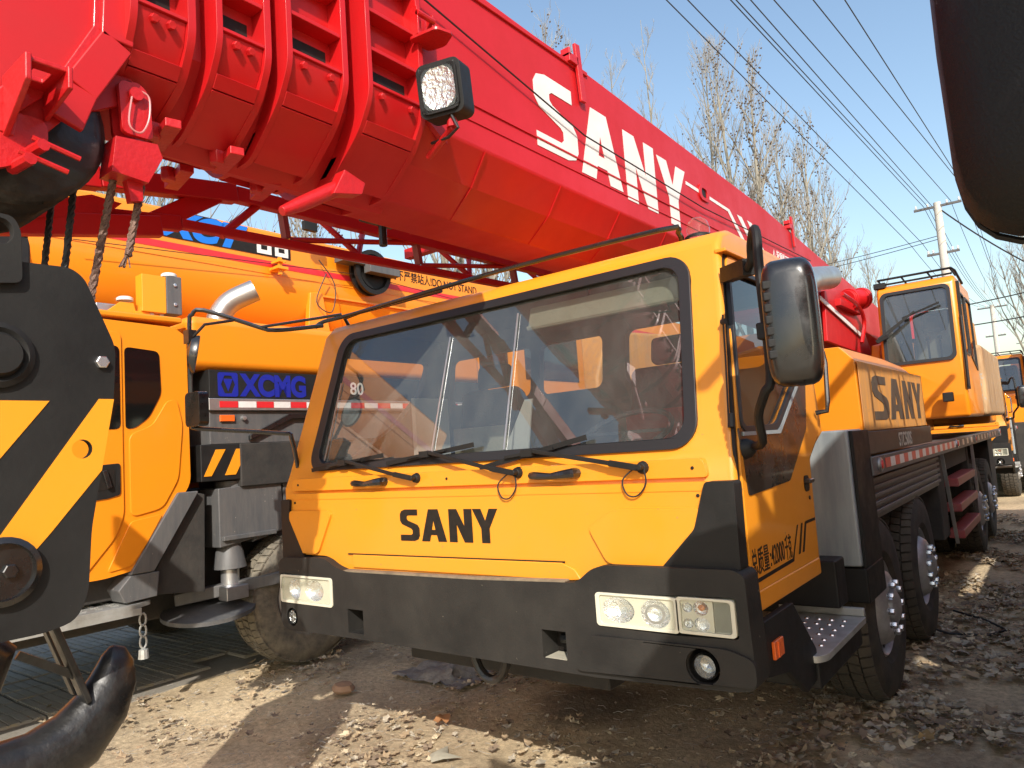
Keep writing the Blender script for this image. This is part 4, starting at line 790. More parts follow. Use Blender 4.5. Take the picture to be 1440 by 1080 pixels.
MB().plate3([roundpoly([(-.24, 1.93), (-.08, 1.99), (.03, 2.17), (.10, 2.18), (.14, 2.0), (.10, 1.6), (-.02, 1.4), (-.24, 1.36)], .05)], f(-.01), f(.012)).build('pressed_side_panel', YELO, xc, bev=.01, seg=3)
MB().plate3([roundpoly([(-.24, 1.33), (-.02, 1.36), (-.14, 1.16), (-.24, 1.03), (-.40, 1.01)], .03)], f(-.01), f(.010)).build('lower_side_panel', YELO, xc, bev=.008)
MB().box(-2.48, S+.01, -1.9, .16, 2.755, 2.80).build('roof_lip', YELO, xc, bev=.015)
# bracket and box on the roof
b = MB(); b.plate([[(-.30, 2.80), (-.08, 2.98), (.02, 2.98), (.06, 2.80), (.02, 2.80), (.0, 2.86), (-.10, 2.86), (-.16, 2.80)]], 'x', -1.93, -1.91); b.box(-1.99, -1.88, .07, .26, 2.92, 3.22); b.plate([[(.02, 2.92), (.06, 2.80), (.12, 2.80), (.14, 2.92)]], 'x', -1.92, -1.90)
rb_ = b.build('roof_bracket', HAZY, xc, bev=.004); MB().box(-1.99, -1.88, .262, .39, 2.92, 3.235).build('grey_roof_box', GREYP, rb_, bev=.008); MB().box(-2.3, -2.05, -.2, .0, 2.79, 2.99).build('grey_roof_box', ALU, rb_, bev=.01)
for z in (3.0, 3.16): MB().hexa((-1.878, .33, z), (1, 0, 0), .014, .012).build('box_bolt', NUT, rb_)
for y, z in ((-.03, 3.0), (.32, 3.24)): MB().lathe([(.06, 0), (.06, .02), (.045, .03), (0, .03)], (-1.95, y, z), (0, 0, 1), 16).build('roof_cap', WHT, rb_)
MB().tube([(-1.93, .16, 2.93), (-1.93, .16, 2.8)], .025, 8).tube([(-1.93, .24, 2.93), (-1.93, .24, 2.8)], .02, 8).build('roof_leg', CHROME, rb_)
# hood + lettering panel
MB().box(-2.7, S-.01, .215, 3.6, 2.42, 2.84).build('side_hood', YELO, XC, bev=.07, seg=4)
pn = MB().box(-2.5, S+.002, .36, 3.7, 2.20, 2.418).build('lettering_panel', BLK, XC, bev=.005)
MB().plate3([rrect(.43, .60, 2.21, 2.40, .02), [(.455, 2.305), (.485, 2.375), (.545, 2.375), (.575, 2.305), (.545, 2.235), (.485, 2.235)]], f(.003), f(.006)).build('blue_emblem', BLU, pn)
MB().plate3([[(.475, 2.35), (.555, 2.35), (.515, 2.25)]], f(.003), f(.006)).build('blue_emblem', BLU, pn)
t = text('XCMG', .235, SIDE(S+.003, .635, 2.225), BLU, 'blue_lettering', pn, .002, sx=.88, bold=.05)
MB().plate3([[(1.36, 2.215), (1.40, 2.30), (1.36, 2.40), (1.42, 2.40), (1.48, 2.30), (1.42, 2.215)]], f(.003), f(.005)).build('arrow_mark', WHT, pn)
text('80', .16, SIDE(S+.003, 1.72, 2.25), WHT, 'white_numerals', pn, .002)
rl2 = MB().box(-1.50, S+.02, .345, 3.9, 2.10, 2.195).build('side_rail', ALU, XC, bev=.006)
y = .43
for k in range(20): MB().box(S+.021, S+.023, y, y+.155, 2.122, 2.172).build('reflector', RTAPE if k % 2 == 0 else WTAPE, rl2); y += .16
MB().box(-2.2, S-.01, .36, 3.7, 1.84, 2.098).build('rail_panel', GREYP, XC, bev=.006); MB().box(S-.008, S+.012, .44, .56, 2.015, 2.065).build('side_marker', ORA, XC, bev=.004)
MB().lathe([(0, 0), (.02, 0), (.018, .03), (0, .032)], (S-.01, .64, 2.04), (1, 0, 0), 10).build('rail_lamp', ALU, XC)
MB().plate([[(.68, 1.86), (.68, 1.90), (1.05, 2.07), (1.5, 2.07), (1.5, 2.03), (1.08, 2.03)]], 'x', S-.01, S+.03).build('guard_tube', BLKG, XC, bev=.008)
bb = MB().box(-2.0, S-.005, .28, .62, 1.56, 1.84).build('striped_corner', BLK, XC, bev=.008)
for k in range(2): MB().plate3([[(.30+.2*k, 1.60), (.36+.2*k, 1.60), (.48+.2*k, 1.80), (.40+.2*k, 1.80)] if k == 0 else [(.47, 1.60), (.56, 1.60), (.60, 1.67), (.60, 1.80), (.57, 1.80)]], f(-.003), f(.0)).build('hazard_stripe', HAZY, bb)
MB().box(-2.1, S+.01, .60, 1.9, 1.50, 1.84).build('fender_box', DARK, XC, bev=.01)
fd = MB(); fd.plate([[(.42, 1.50), (.98, 1.52), (.98, 1.12), (.42, 1.05)]], 'x', -1.75, S-.02); fd.build('fender_panel', GREYP, XC, bev=.01)
fd = MB(); pts = [(1.2+.66*math.cos(math.radians(a)), .60+.70*math.sin(math.radians(a))) for a in range(175, 20, -12)]; fd.plate([[(1.0, 1.52), (1.9, 1.52)]+pts[::-1][2:10]+[(1.0, 1.12)]], 'x', -1.75, S-.03); fd.build('wheel_arch', GREYP, XC, bev=.006)
MB().plate([[(.09, 1.50), (.24, 1.50), (-.10, .97), (-.26, .97)]], 'x', -1.75, S+.03).build('step_guard', GREYP, XC, bev=.01)
MB().plate([[(-.26, .966), (-.06, .966), (-.08, .80), (-.30, .79), (-.34, .88)]], 'x', -1.75, S+.03).build('step_guard_foot', GREYP, XC, bev=.008)
MB().plate([[(.24, 1.49), (.32, 1.47), (.30, .75), (-.06, .80), (-.07, .96)]], 'x', -2.4, S-.03).build('inner_guard', DARK, XC, bev=.01)
sp_ = MB().plate([roundpoly([(-1.95, -2.0), (S+.05, -2.0), (S+.05, -.24), (S-.02, -.10), (-1.95, -.12)], .03)], 'z', .745, .775).build('cab_step', STEEL, XC, bev=.006)
dm = MB()
for i in range(12):
    for j in range(5): dm.box(-1.82+j*.075, -1.79+j*.075, -1.35+i*.1, -1.31+i*.1, .775, .780)
dm.build('step_tread', STEEL, sp_, kind='stuff')
MB().box(S+.02, S+.05, -2.0, -.2, .70, .745).build('step_edge', STEEL, sp_)
ch = MB()
for k in range(3): ch.tube([(S+.02+.0*k, -.18+.022*math.cos(t*math.pi/5), .66-k*.075+.042*math.sin(t*math.pi/5)) for t in range(10)], .007, 6, closed=True)
ch.lathe([(0, 0), (.035, 0), (.03, .06), (0, .07)], (S+.02, -.18, .40), (0, 0, 1), 10); ch.build('hanging_shackle', STEEL, XC)
MB().box(-2.3, -1.6, -2.1, .3, .80, 1.0).build('under_cab_box', DARK, XC, bev=.01)
# outrigger
og = MB().tube([(-1.62, .62, 1.55), (-1.62, .62, 1.18)], .13, 20).build('outrigger_jack', GREYP, XC)
MB().box(-1.80, S+.01, .44, .90, 1.10, 1.135).build('jack_flange', GREYP, og, bev=.006)
MB().tube([(-1.58, .56, 1.10), (-1.58, .56, 1.06), (-1.58, .56, 1.0), (-1.58, .56, .88)], [.125, .085, .105, .125], 20).build('jack_collar', GREYP, og); MB().tube([(-1.58, .56, .87), (-1.58, .56, .70)], .07, 16).build('jack_rod', ALU, og)
MB().bar((-1.75, .2, .69), (S+.05, .95, .76), .10, .09).build('pad_carrier', GREYP, og, bev=.008)
MB().lathe([(0, 0), (.34, 0), (.34, .03), (.12, .06), (0, .06)], (-1.66, .42, .56), (.1, -.06, 1), 28).build('outrigger_pad', GREYP, og)
MB().box(-1.51, S+.06, .42, .60, .66, .76).build('pad_bracket', ALU, og, bev=.006)
MB().box(-4.0, -1.9, -1.9, 8.0, .55, 1.5).build('chassis_frame', DARK, XC, bev=.02); MB().box(-4.2, -1.5, 1.95, 8.5, 1.3, 1.85).build('deck', GREYP, XC, bev=.02)
MB().box(-4.2, -2.75, -1.8, 1.9, 1.4, 2.1).build('engine_cover', YELO, XC, bev=.05)
for y in (1.22, 2.75, 5.6, 7.1): wheel(-1.62, y, .56, XC, WPD, rot=y); wheel(-4.0, y, .56, XC, WP, right=False)
# boom
def ush(w_, zt_, zs, zb_, cx, n=12):
    P = [(cx+w_, zt_-.04), (cx+w_-.04, zt_)]; P = [(cx+w_, zt_-.03), (cx+w_, zs)]
    for i in range(1, n):
        t = math.pi*i/n; P.append((cx+w_*math.cos(t), zs-(zs-zb_)*math.sin(t)))
    return P+[(cx-w_, zs), (cx-w_, zt_-.03), (cx-w_+.03, zt_), (cx+w_-.03, zt_)]
xb = MB(); loft(xb, [(-3.0, ush(.46, 3.97, 3.48, 2.92, -2.76)), (12, ush(.46, 3.97, 3.48, 2.92, -2.76))]); XB = xb.build('telescopic_boom', YELO, XC, ang=25)
X2 = -2.299; f2 = lambda o_: (lambda q: (X2+o_, q[0], q[1]))
MB().plate3([[(-3.0, 3.655), (12, 3.655), (12, 3.595), (-3.0, 3.595)]], f2(0), f2(.003)).build('red_stripe', RTAPE, XB); MB().box(X2, X2+.006, -3, 12, 3.522, 3.528).build('weld_seam', YELO, XB)
lp = MB().plate3([[(.30, 3.705), (.46, 3.955), (.95, 3.955), (1.25, 3.86), (1.74, 3.86), (1.74, 3.700), (.50, 3.700)]], f2(.0035), f2(.006)).build('logo_panel', INKD, XB)
text('XCT', .30, SIDE(X2+.0065, .43, 3.725), BLU2, 'blue_lettering', lp, .002, shear=.35, sx=1.2, bold=.06)
MB().plate3([[(1.36, 3.715), (1.36, 3.84), (1.52, 3.84), (1.52, 3.715)], [(1.405, 3.755), (1.405, 3.80), (1.475, 3.80), (1.475, 3.755)]], f2(.0065), f2(.009)).build('white_numeral', WHT, lp); MB().plate3([[(1.56, 3.715), (1.56, 3.84), (1.71, 3.84), (1.71, 3.715)], [(1.60, 3.755), (1.60, 3.80), (1.67, 3.80), (1.67, 3.755)]], f2(.0065), f2(.009)).build('white_numeral', WHT, lp)
text('起重臂下严禁站人!DO NOT STAND', .135, SIDE(X2+.001, 2.86, 3.73), INKD, 'warning_lettering', XB, .001, sx=.82)
bk = MB(); bk.tube([(X2, 1.55, 3.60), (X2+.16, 1.55, 3.62)], .012, 6); bk.box(X2+.02, X2+.16, 1.48, 1.60, 3.55, 3.575); bk.box(X2+.02, X2+.16, 1.50, 1.58, 3.62, 3.64); bk.box(X2+.1, X2+.13, 1.52, 1.55, 3.5, 3.67); bk.build('cable_guide', HAZY, XC)
MB().tube([(X2+.1, -.3, 3.50), (X2+.1, 1.5, 3.60), (X2+.1, 2.6, 3.66), (X2+.1, 4.5, 3.55)], .004, 5).build('sensor_cable', CABLE, XC)
MB().tube(sm([(X2+.05, 2.05, 3.75), (X2+.1, 2.2, 3.5), (X2+.1, 2.15, 3.2), (X2+.05, 2.0, 3.3), (X2+.1, 2.1, 3.6)]), .006, 5).build('loose_wire', CABLE, XC)
rl3 = MB().lathe([(.23, -.05), (.25, -.04), (.25, .0), (.20, .0), (.19, -.03), (.05, -.03)], (X2+.16, 2.70, 3.70), (1, 0, 0), 30).lathe([(.25, -.12), (.25, -.09), (0, -.09)], (X2+.16, 2.70, 3.70), (1, 0, 0), 30).lathe([(.19, -.12), (.19, 0)], (X2+.16, 2.70, 3.70), (1, 0, 0), 30).build('cable_reel', BLK, XC)
MB().box(X2+.17, X2+.28, 2.55, 2.98, 3.66, 3.83).box(X2+.05, X2+.2, 2.25, 2.6, 3.75, 3.85).build('reel_box', GREYP, rl3, bev=.006)
MB().plate([[(1.95, 3.40), (2.10, 3.42), (2.2, 2.9), (1.9, 2.9)]], 'x', X2-.05, X2+.02).build('boom_rest', YELO, XC, bev=.01); MB().box(X2-.02, X2+.02, 2.1, 4.8, 3.37, 3.39).build('boom_rest_beam', YELO, XC)
MB().tube(sm([(-1.74, .60, 2.80), (-1.73, .62, 2.90), (-1.68, .70, 3.03), (-1.56, .86, 3.13)]), .092, 22, caps=False).lathe([(.092, 0), (.082, .0), (.082, -.10), (0, -.10)], (-1.56, .86, 3.13), (.62, .78, .42), 22, 1).build('exhaust_stack', [CHROME, INKD], XC)
MB().box(-2.1, -2.05, 1.75, 1.9, 3.97, 4.06).build('boom_top_lamp', BLK, XC)
MB().box(-3.2, -2.3, -1.05, -.55, 3.0, 3.9).build('boom_collar', BLK, XC, bev=.02)
sb_ = MB().plate([[(6.2, 1.86), (6.2, 2.6), (6.6, 3.3), (9.8, 3.5), (10.2, 3.2), (10.2, 1.86)]], 'x', -2.2, -1.5).build('superstructure', YELW, XC, bev=.06); MB().box(-4.1, -3.35, 4.6, 9.8, 1.86, 3.3).build('superstructure', YELO, XC, bev=.06)
MB().box(-2.15, -1.5, 4.3, 5.9, 1.9, 3.45).build('operator_cab', YELO, XC, bev=.06); MB().box(-2.05, -1.6, 4.285, 4.295, 2.5, 3.35).build('front_window', BLACKG, XC); MB().box(-1.497, -1.492, 4.5, 5.7, 2.5, 3.3).build('side_window', BLACKG, XC)

# ================================================================== COPIES OF THE CRANES
NC = copy_tree(MC, 4.18, -1.15, skip=('far_mirror_frame', 'wiper', 'washer_hose', 'document_folder', 'paper_sheet'))
for c in NC.children:
    if c.name.split('.')[0] in ('boom_base_section', 'boom_collar', 'boom_inner_sections', 'head_plate', 'head_sheave', 'folded_jib', 'socket_lug', 'rope_socket', 'head_bracket'): c.location.z += .34  # unseen boom and jib lifted so their shade reaches the nearest crane
NC['label'] = 'neighbouring crane at the right edge, showing only its big black wing mirror from behind'
cx, cyy, cz = 3.90, -1.33, 2.12
q = MB(); vs = []; fs = []
rings = [(.19, .25, .05), (.235, .27, .0), (.255, .28, -.06), (.245, .275, -.12), (.20, .23, -.16), (.1, .12, -.175)]
for a, b, yy in rings: vs += superel(cx-.01, cz+.01, a, b, cyy+yy, .34)
for i in range(len(rings)-1):
    for j in range(28): fs.append((i*28+j, i*28+(j+1) % 28, (i+1)*28+(j+1) % 28, (i+1)*28+j))
fs += [tuple(range(28)), tuple(range(len(vs)-28, len(vs)))]; q.add(vs, fs)
BLKM = mat('grained_black_housing', (.006, .0055, .006), .5, var=(9, .6, (.015, .014, .014)), spec=.3, bump=(260, .25), rvar=.2, dirt=(60, .73, (.10, .09, .08)))
nm = q.build('mirror_housing', BLKM, NC, ang=70); MB().tube([(a, cyy-.03, b) for a, _, b in superel(cx-.01, cz+.01, .252, .281, 0, .34)], .005, 6, closed=True).build('housing_seam', BLK, nm); MB().plate([rrect(cx-.17, cx+.15, cz-.22, cz+.24, .05)], 'y', cyy+.052, cyy+.056).build('mirror_glass', MIRR, nm)
MB().tube([(cx+.1, cyy, cz+.3), (4.22, -1.0, cz+.36)], .016, 8).tube([(cx+.1, cyy, cz+.2), (cx+.1, cyy, cz+.3)], .016, 8).build('mirror_arm', BLKG, nm)
FC = copy_tree(MC, .0, 13.3, skip=('wiper', 'washer_hose', 'folded_jib', 'steering_wheel', 'document_folder', 'paper_sheet', 'anti_slip_dimples'))
FC['label'] = 'small yellow crane far behind at the right edge, with black mirror and dark windows'
FX = copy_tree(XC, 6.6, 17.5); FX['label'] = 'far crane with round yellow boom at the extreme right beyond the far cab'

# ================================================================== GROUND
def ground():
    n = 150; vs = []; fs = []
    def co(t): return math.copysign(abs(t)**3.2, t)
    import mathutils.noise as nz
    for i in range(n+1):
        for j in range(n+1):
            x = .5+co(-1+2*i/n)*420+(-1+2*i/n)*9; y = 1.5+co(-1+2*j/n)*420+(-1+2*j/n)*9
            near = math.exp(-((x-1)**2+(y-2)**2)/500)
            h = near*(.05*nz.noise(Vector((x*.7, y*.7, 0)))+.022*nz.noise(Vector((x*3, y*3, 1))))-.03*near
            vs.append((x, y, min(h, 0.0)))
    for i in range(n):
        for j in range(n): fs.append((i*(n+1)+j, (i+1)*(n+1)+j, (i+1)*(n+1)+j+1, i*(n+1)+j+1))
    M = bpy.data.materials.new('dirt_ground'); M.use_nodes = True; N = M.node_tree.nodes; L = M.node_tree.links; b = N['Principled BSDF']; b.inputs['Roughness'].default_value = .95
    tc = N.new('ShaderNodeTexCoord')
    def noise(sc, det=8, ro=.6):
        t = N.new('ShaderNodeTexNoise'); t.inputs['Scale'].default_value = sc; t.inputs['Detail'].default_value = det; t.inputs['Roughness'].default_value = ro; L.new(tc.outputs['Object'], t.inputs['Vector']); return t.outputs['Fac']
    r = N.new('ShaderNodeValToRGB'); L.new(noise(.9), r.inputs[0]); e = r.color_ramp.elements; e[0].position = .32; e[0].color = (.33, .26, .18, 1); e[1].position = .66; e[1].color = (.74, .59, .38, 1)
    k = r.color_ramp.elements.new(.5); k.color = (.57, .455, .30, 1)
    r2 = N.new('ShaderNodeValToRGB'); L.new(noise(26, 9, .75), r2.inputs[0]); e = r2.color_ramp.elements; e[0].position = .36; e[0].color = (.58, .55, .51, 1); e[1].position = .66; e[1].color = (1.25, 1.22, 1.15, 1)
    mx = N.new('ShaderNodeMix'); mx.data_type = 'RGBA'; mx.blend_type = 'MULTIPLY'; mx.inputs[0].default_value = .85; L.new(r.outputs[0], mx.inputs[6]); L.new(r2.outputs[0], mx.inputs[7])
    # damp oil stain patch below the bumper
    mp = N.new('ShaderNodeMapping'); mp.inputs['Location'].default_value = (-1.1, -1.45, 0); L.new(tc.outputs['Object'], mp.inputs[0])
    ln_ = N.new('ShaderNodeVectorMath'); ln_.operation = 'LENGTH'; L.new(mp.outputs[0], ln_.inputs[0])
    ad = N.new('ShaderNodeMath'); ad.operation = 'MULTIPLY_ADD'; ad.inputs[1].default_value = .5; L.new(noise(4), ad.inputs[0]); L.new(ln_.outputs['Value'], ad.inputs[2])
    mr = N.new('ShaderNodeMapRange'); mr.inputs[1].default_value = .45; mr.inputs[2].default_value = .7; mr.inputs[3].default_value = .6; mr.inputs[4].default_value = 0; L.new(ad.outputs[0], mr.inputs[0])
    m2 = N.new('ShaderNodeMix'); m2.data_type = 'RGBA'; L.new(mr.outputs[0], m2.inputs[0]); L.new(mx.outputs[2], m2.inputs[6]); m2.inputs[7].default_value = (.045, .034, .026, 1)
    L.new(m2.outputs[2], b.inputs['Base Color'])
    bp = N.new('ShaderNodeBump'); bp.inputs['Strength'].default_value = .8; bp.inputs['Distance'].default_value = .024; L.new(noise(22, 10, .75), bp.inputs['Height']); L.new(bp.outputs[0], b.inputs['Normal'])
    g = MB().add(vs, fs, 0, True).build('ground', M, None); g['kind'] = 'structure'; return g
ground()
# paving of ribbed concrete pavers under the left crane
pv = MB().box(-7.4, -1.95, -1.75, 2.75, -.04, -.004).build('pavement', PAVE, None); pv['kind'] = 'structure'
pm = MB(); pm.box(-.146, .146, -.146, .146, 0, .016)
for k in range(4): pm.box(-.142, .142, -.137+k*.071, -.079+k*.071, .016, .022)
pm = pm.mesh('paver', [PAVE])
for i in range(17):
    for j in range(15):
        x = -7.2+i*.305+.02*0; y = -1.58+j*.305
        if x > -2.1+.12*math.sin(j*2.1): continue
        if (x > -2.5 and rnd.random() < .18): continue
        o = bpy.data.objects.new('paver', pm); COL.objects.link(o); o.location = (x, y, -.006+rnd.uniform(-.004, .003)); o.rotation_euler = (rnd.uniform(-.012, .012), rnd.uniform(-.012, .012), rnd.uniform(-.01, .01)); o.parent = pv
# leaves
LC = []
for i, c in enumerate(((.44, .33, .20), (.32, .23, .14), (.56, .46, .31), (.44, .38, .29), (.22, .16, .11))):
    LC.append(mat('dry_leaf_%s' % 'abcde'[i], c, .85, var=(20, .6, tuple(v*.6 for v in c))))
def leaf(mb, x, y, z, s, a, tilt, curl, m):
    R_ = Matrix.Rotation(a, 3, 'Z') @ Matrix.Rotation(tilt, 3, 'X')
    out = [(0, -.9), (.35, -.6), (.7, -.45), (.55, -.05), (.75, .35), (.35, .5), (0, .95), (-.35, .55), (-.7, .4), (-.55, 0), (-.75, -.4), (-.35, -.55)]
    jit = [(u*rnd.uniform(.6, 1.2), v*rnd.uniform(.6, 1.2)) for u, v in out]
    vs = [R_ @ Vector((u*s, v*s, curl*s*(u*u+v*v*.6)+rnd.uniform(-.2, .2)*s))+Vector((x, y, z)) for u, v in jit]
    c = R_ @ Vector((0, 0, 0))+Vector((x, y, z)); k = len(vs)
    mb.add(list(vs)+[c], [(i, (i+1) % k, k) for i in range(k)], m)
lv = MB()
import mathutils.noise as nz
cnt = 0
while cnt < 8500:
    if rnd.random() < .5: x = rnd.uniform(-2.4, 3.4); y = rnd.uniform(-.6, 3.2)
    else: x = rnd.uniform(2.3, 4.2); y = rnd.uniform(1.0, 12)
    d = nz.noise(Vector((x*1.1, y*1.1, 3)))
    if rnd.random() > .45+d*1.6: continue
    s = rnd.choice((.008, .012, .016, .022, .03, .042)) if x < 2.3 else rnd.choice((.02, .03, .045, .06))
    leaf(lv, x, y, .004+rnd.random()*.012, s, rnd.uniform(0, 6.28), rnd.uniform(-.35, .35), rnd.uniform(-.1, .6), rnd.randrange(5)); cnt += 1
lv.build('leaf_litter', LC, None, kind='stuff')
pb = MB(); PB = mat('pebble', (.30, .26, .2), .9, var=(8, .8, (.16, .13, .1)))
for i in range(1500):
    x = rnd.uniform(-2.4, 4.3); y = rnd.uniform(-.7, 5.5); r = rnd.choice((.003, .004, .006, .010)); M_ = Matrix.Rotation(rnd.uniform(0, 6), 3, 'Z')
    vs = [M_ @ Vector((a*r*rnd.uniform(.7, 1.3), b*r*rnd.uniform(.7, 1.3), c*r*.7))+Vector((x, y, -.004)) for a, b, c in ((1, 0, 0), (0, 1, 0), (-1, 0, 0), (0, -1, 0), (0, 0, 1), (0, 0, -1))]
    pb.add(vs, [(0, 1, 4), (1, 2, 4), (2, 3, 4), (3, 0, 4), (1, 0, 5), (2, 1, 5), (3, 2, 5), (0, 3, 5)])
pb.build('gravel', PB, None, kind='stuff')
dd = MB()
for i in range(900):
    x = rnd.uniform(-2.0, 3.4); y = rnd.uniform(-.6, 3.0); a = rnd.uniform(0, 6.28); l = rnd.uniform(.02, .10)
    dd.tube([(x, y, .008), (x+l*.5*math.cos(a), y+l*.5*math.sin(a), .014), (x+l*math.cos(a+.3), y+l*math.sin(a+.3), .008)], .0015, 3)
dd.build('straw_bits', TWIG, None, kind='stuff')
def bigleaf(x, y, s, label, M, name='dry_leaf'):
    b = MB(); leaf(b, x, y, .022, s, rnd.uniform(0, 6), .15, .35, 0); tag(b.build(name, M, None, ang=80), label, 'leaf')
bigleaf(.49, .72, .085, 'large orange brown dry leaf lying in the sunlit dirt before the bumper', mat('orange_leaf', (.42, .20, .08), .8))
bigleaf(2.95, 1.75, .08, 'yellowish dead leaf lying on the shaded dirt beside the near front tyre', mat('tan_leaf', (.30, .19, .07), .8))
b = MB(); b.add([(.76, .33, .012), (.80, .44, .03), (.86, .38, .02), (.95, .40, .012), (.90, .30, .03), (.84, .27, .012), (.82, .34, .045)], [(0, 6, 1), (1, 6, 2), (2, 6, 3), (3, 6, 4), (4, 6, 5), (5, 6, 0)]); tag(b.build('paper_scrap', BEIGE, None, ang=80), 'torn pale white scrap on the dirt at the bottom edge', 'scrap')
b = MB(); b.lathe([(0, .0), (.07, .0), (.085, .02), (.06, .05), (0, .055)], (-.62, .85, -.002), (.1, 0, 1), 12); b.v = [(x*1+.006*math.sin(y*60), y, z) for x, y, z in b.v]; tag(b.build('flat_stone', mat('tan_stone', (.36, .22, .13), .8, var=(20, .6, (.25, .15, .09))), None), 'rounded tan stone in shaded dirt left of the bumper shadow', 'stone')
# crumpled plastic sheet under the bumper
vs = []; fs = []; n = 26
for i in range(n):
    for j in range(n):
        u, v = i/(n-1)-.5, j/(n-1)-.5; x = -.15+u*.75+v*.2; y = 1.65+v*.75; e = min(1, math.hypot(u, v)*2.2+.5*nz.noise(Vector((u*4, v*4, 9))))
        z = -.012+(1-e)*.11*(1+nz.noise(Vector((u*5, v*5, 0))))+.09*abs(nz.noise(Vector((u*17, v*10, 2))))*(1-e*.5); vs.append((x+.04*nz.noise(Vector((u*9, v*9, 5))), y+.04*nz.noise(Vector((u*9, v*9, 7))), z))
for i in range(n-1):
    for j in range(n-1): fs.append((i*n+j, (i+1)*n+j, (i+1)*n+j+1, i*n+j+1))
tag(MB().add(vs, fs, 0, True).build('plastic_sheet', PLASTIC, None, ang=80), 'crumpled grey plastic sheet lying on leaves below the bumper', 'plastic sheet')
vs = [(3.02+.09*math.cos(t*.4)*(1+.3*math.sin(t)), 2.55+.05*t*.08, .012) for t in range(0)]
tag(MB().tube([(2.75, 4.6, .03), (3.0, 4.4, .015), (3.15, 4.15, .012), (3.05, 3.95, .012), (2.8, 3.9, .012), (2.6, 4.0, .03)], .009, 6).build('rope_loop', CABLE, None), 'thin dark loop of cable on the ground beside the second wheel', 'cable')

# ================================================================== TREES
def tree(x, y, h, label, seed, lean=0, balls=0, limbs=20, r0=.15, spread=.30, twigs=6, start=.25, thin=1):
    R = random.Random(seed); T = thing('bare_tree', label, 'tree', (x, y, 0), 'bare winter trees behind the cranes'); Z = Vector((0, 0, 1))
    tr = MB(); pts = []; N = 12
    wx, wy_ = R.uniform(-.2, .2), R.uniform(-.2, .2)
    for i in range(N+1):
        t = i/N; pts.append(Vector((x+lean*h*t+wx*math.sin(t*5)*t, y+wy_*math.sin(t*4+1)*t, h*t)))
    tr.tube(pts, [max(.010, r0*(1-i/N)**.85*thin) for i in range(N+1)], 9); tr.build('trunk', BARK, T, ang=60)
    lb = MB(); tw = MB(); bl_ = MB()
    def twig(p, d, l, r, lev):
        n = 4; P = [p]; dd_ = d.copy()
        for i in range(n):
            dd_ = (dd_+Vector((R.uniform(-.16, .16), R.uniform(-.16, .16), .10))).normalized(); P.append(P[-1]+dd_*l/n)
        (lb if lev == 0 else tw).tube(P, [max(.0045, r*(1-i/(n+.4))) for i in range(n+1)], 5 if lev == 0 else 3, caps=False)
        if lev < 2:
            k = twigs+2 if lev == 0 else twigs-1
            for i in range(k):
                t = R.uniform(.2, .98); q = P[int(t*n)].lerp(P[min(n, int(t*n)+1)], t*n-int(t*n)); a = R.uniform(0, 6.28); side = Vector((math.cos(a), math.sin(a), 0))
                twig(q, (dd_*.9+side*.55+Z*.15).normalized(), l*R.uniform(.28, .5), r*.4, lev+1)
                if balls and R.random() < balls:
                    c = q+Vector((R.uniform(-.1, .1), R.uniform(-.1, .1), -.12)); s = .035
                    bl_.add([c+Vector(v)*s for v in ((1, 0, 0), (0, 1, 0), (-1, 0, 0), (0, -1, 0), (0, 0, 1), (0, 0, -1))], [(0, 1, 4), (1, 2, 4), (2, 3, 4), (3, 0, 4), (1, 0, 5), (2, 1, 5), (3, 2, 5), (0, 3, 5)])
    for i in range(limbs):
        t = start+(1-start)*(i+R.random())/limbs*.95; p = pts[int(t*N)].lerp(pts[min(N, int(t*N)+1)], t*N-int(t*N)); a = i*2.4+R.uniform(-.4, .4)
        L_ = h*spread*(1.15-t)*R.uniform(.7, 1.2)+.5; d = Vector((math.cos(a)*.5, math.sin(a)*.5, 1)).normalized()
        twig(p, d, L_, r0*(1-t)*.55*thin+.012, 0)
    lb.build('limbs', BARK, T, ang=60); o = tw.build('twigs', TWIG, T, ang=60); o['kind'] = 'stuff'
    if balls: o = bl_.build('seed_balls', BALL, T); o['kind'] = 'stuff'
    return T
tree(-5.4, 21.8, 15.6, 'tall bare tree with few balls, leftmost of the clump behind the white letters', 1, balls=.10)
tree(-4.2, 20.3, 14.6, 'bare tree dotted with seed balls in the middle of the clump above the boom', 2, balls=.35, limbs=20)
tree(-3.0, 18.9, 12.8, 'bare tree thick with seed balls at the right of the clump above the boom', 3, balls=.45, limbs=20)
tree(-2.7, 23.0, 12.2, 'shorter bare tree at the right end of the clump, next to the wires', 4, balls=.3)
tree(-3.4, 28.8, 12.0, 'pale twiggy tree lowest on the boom line beyond the black cab mirror', 5, balls=.1)
tree(-8.5, 24.0, 19.2, 'thin slender poplar standing alone to the left of the clump', 6, spread=.14, limbs=14, r0=.12)
tree(-9.0, 21.3, 16.6, 'slender bare poplar above the white A, left of the lone thin poplar', 7, spread=.2, r0=.12)
tree(-7.7, 15.0, 14.4, 'tree at the top edge just over the red boom, nearest the lamp', 8, balls=.25)
tree(-4.2, 25.4, 13.6, 'bare tree half hidden behind the middle of the clump', 9, balls=.2)
tree(-4.3, 40.8, 11.2, 'distant small bare tree between the boom end and the operator cab', 10, spread=.3)
tree(-6.6, 46, 12.4, 'farthest bare tree, faint beyond the boom end', 11, spread=.3)
tree(2.9, 34.5, 10.2, 'bare tree at the right edge under the black mirror', 12, spread=.4, limbs=20)
tree(5.6, 30.0, 8.5, 'low bare tree behind the far right crane', 13, spread=.4)
tree(-10.8, 13.3, 12.5, 'white trunked tree seen between the red lattice and the boom underside', 14, balls=.3, r0=.26, start=.15)
tree(-9.6, 13.9, 11.0, 'second white trunk close right of the other behind the lattice', 15, balls=.2, r0=.24, start=.15)
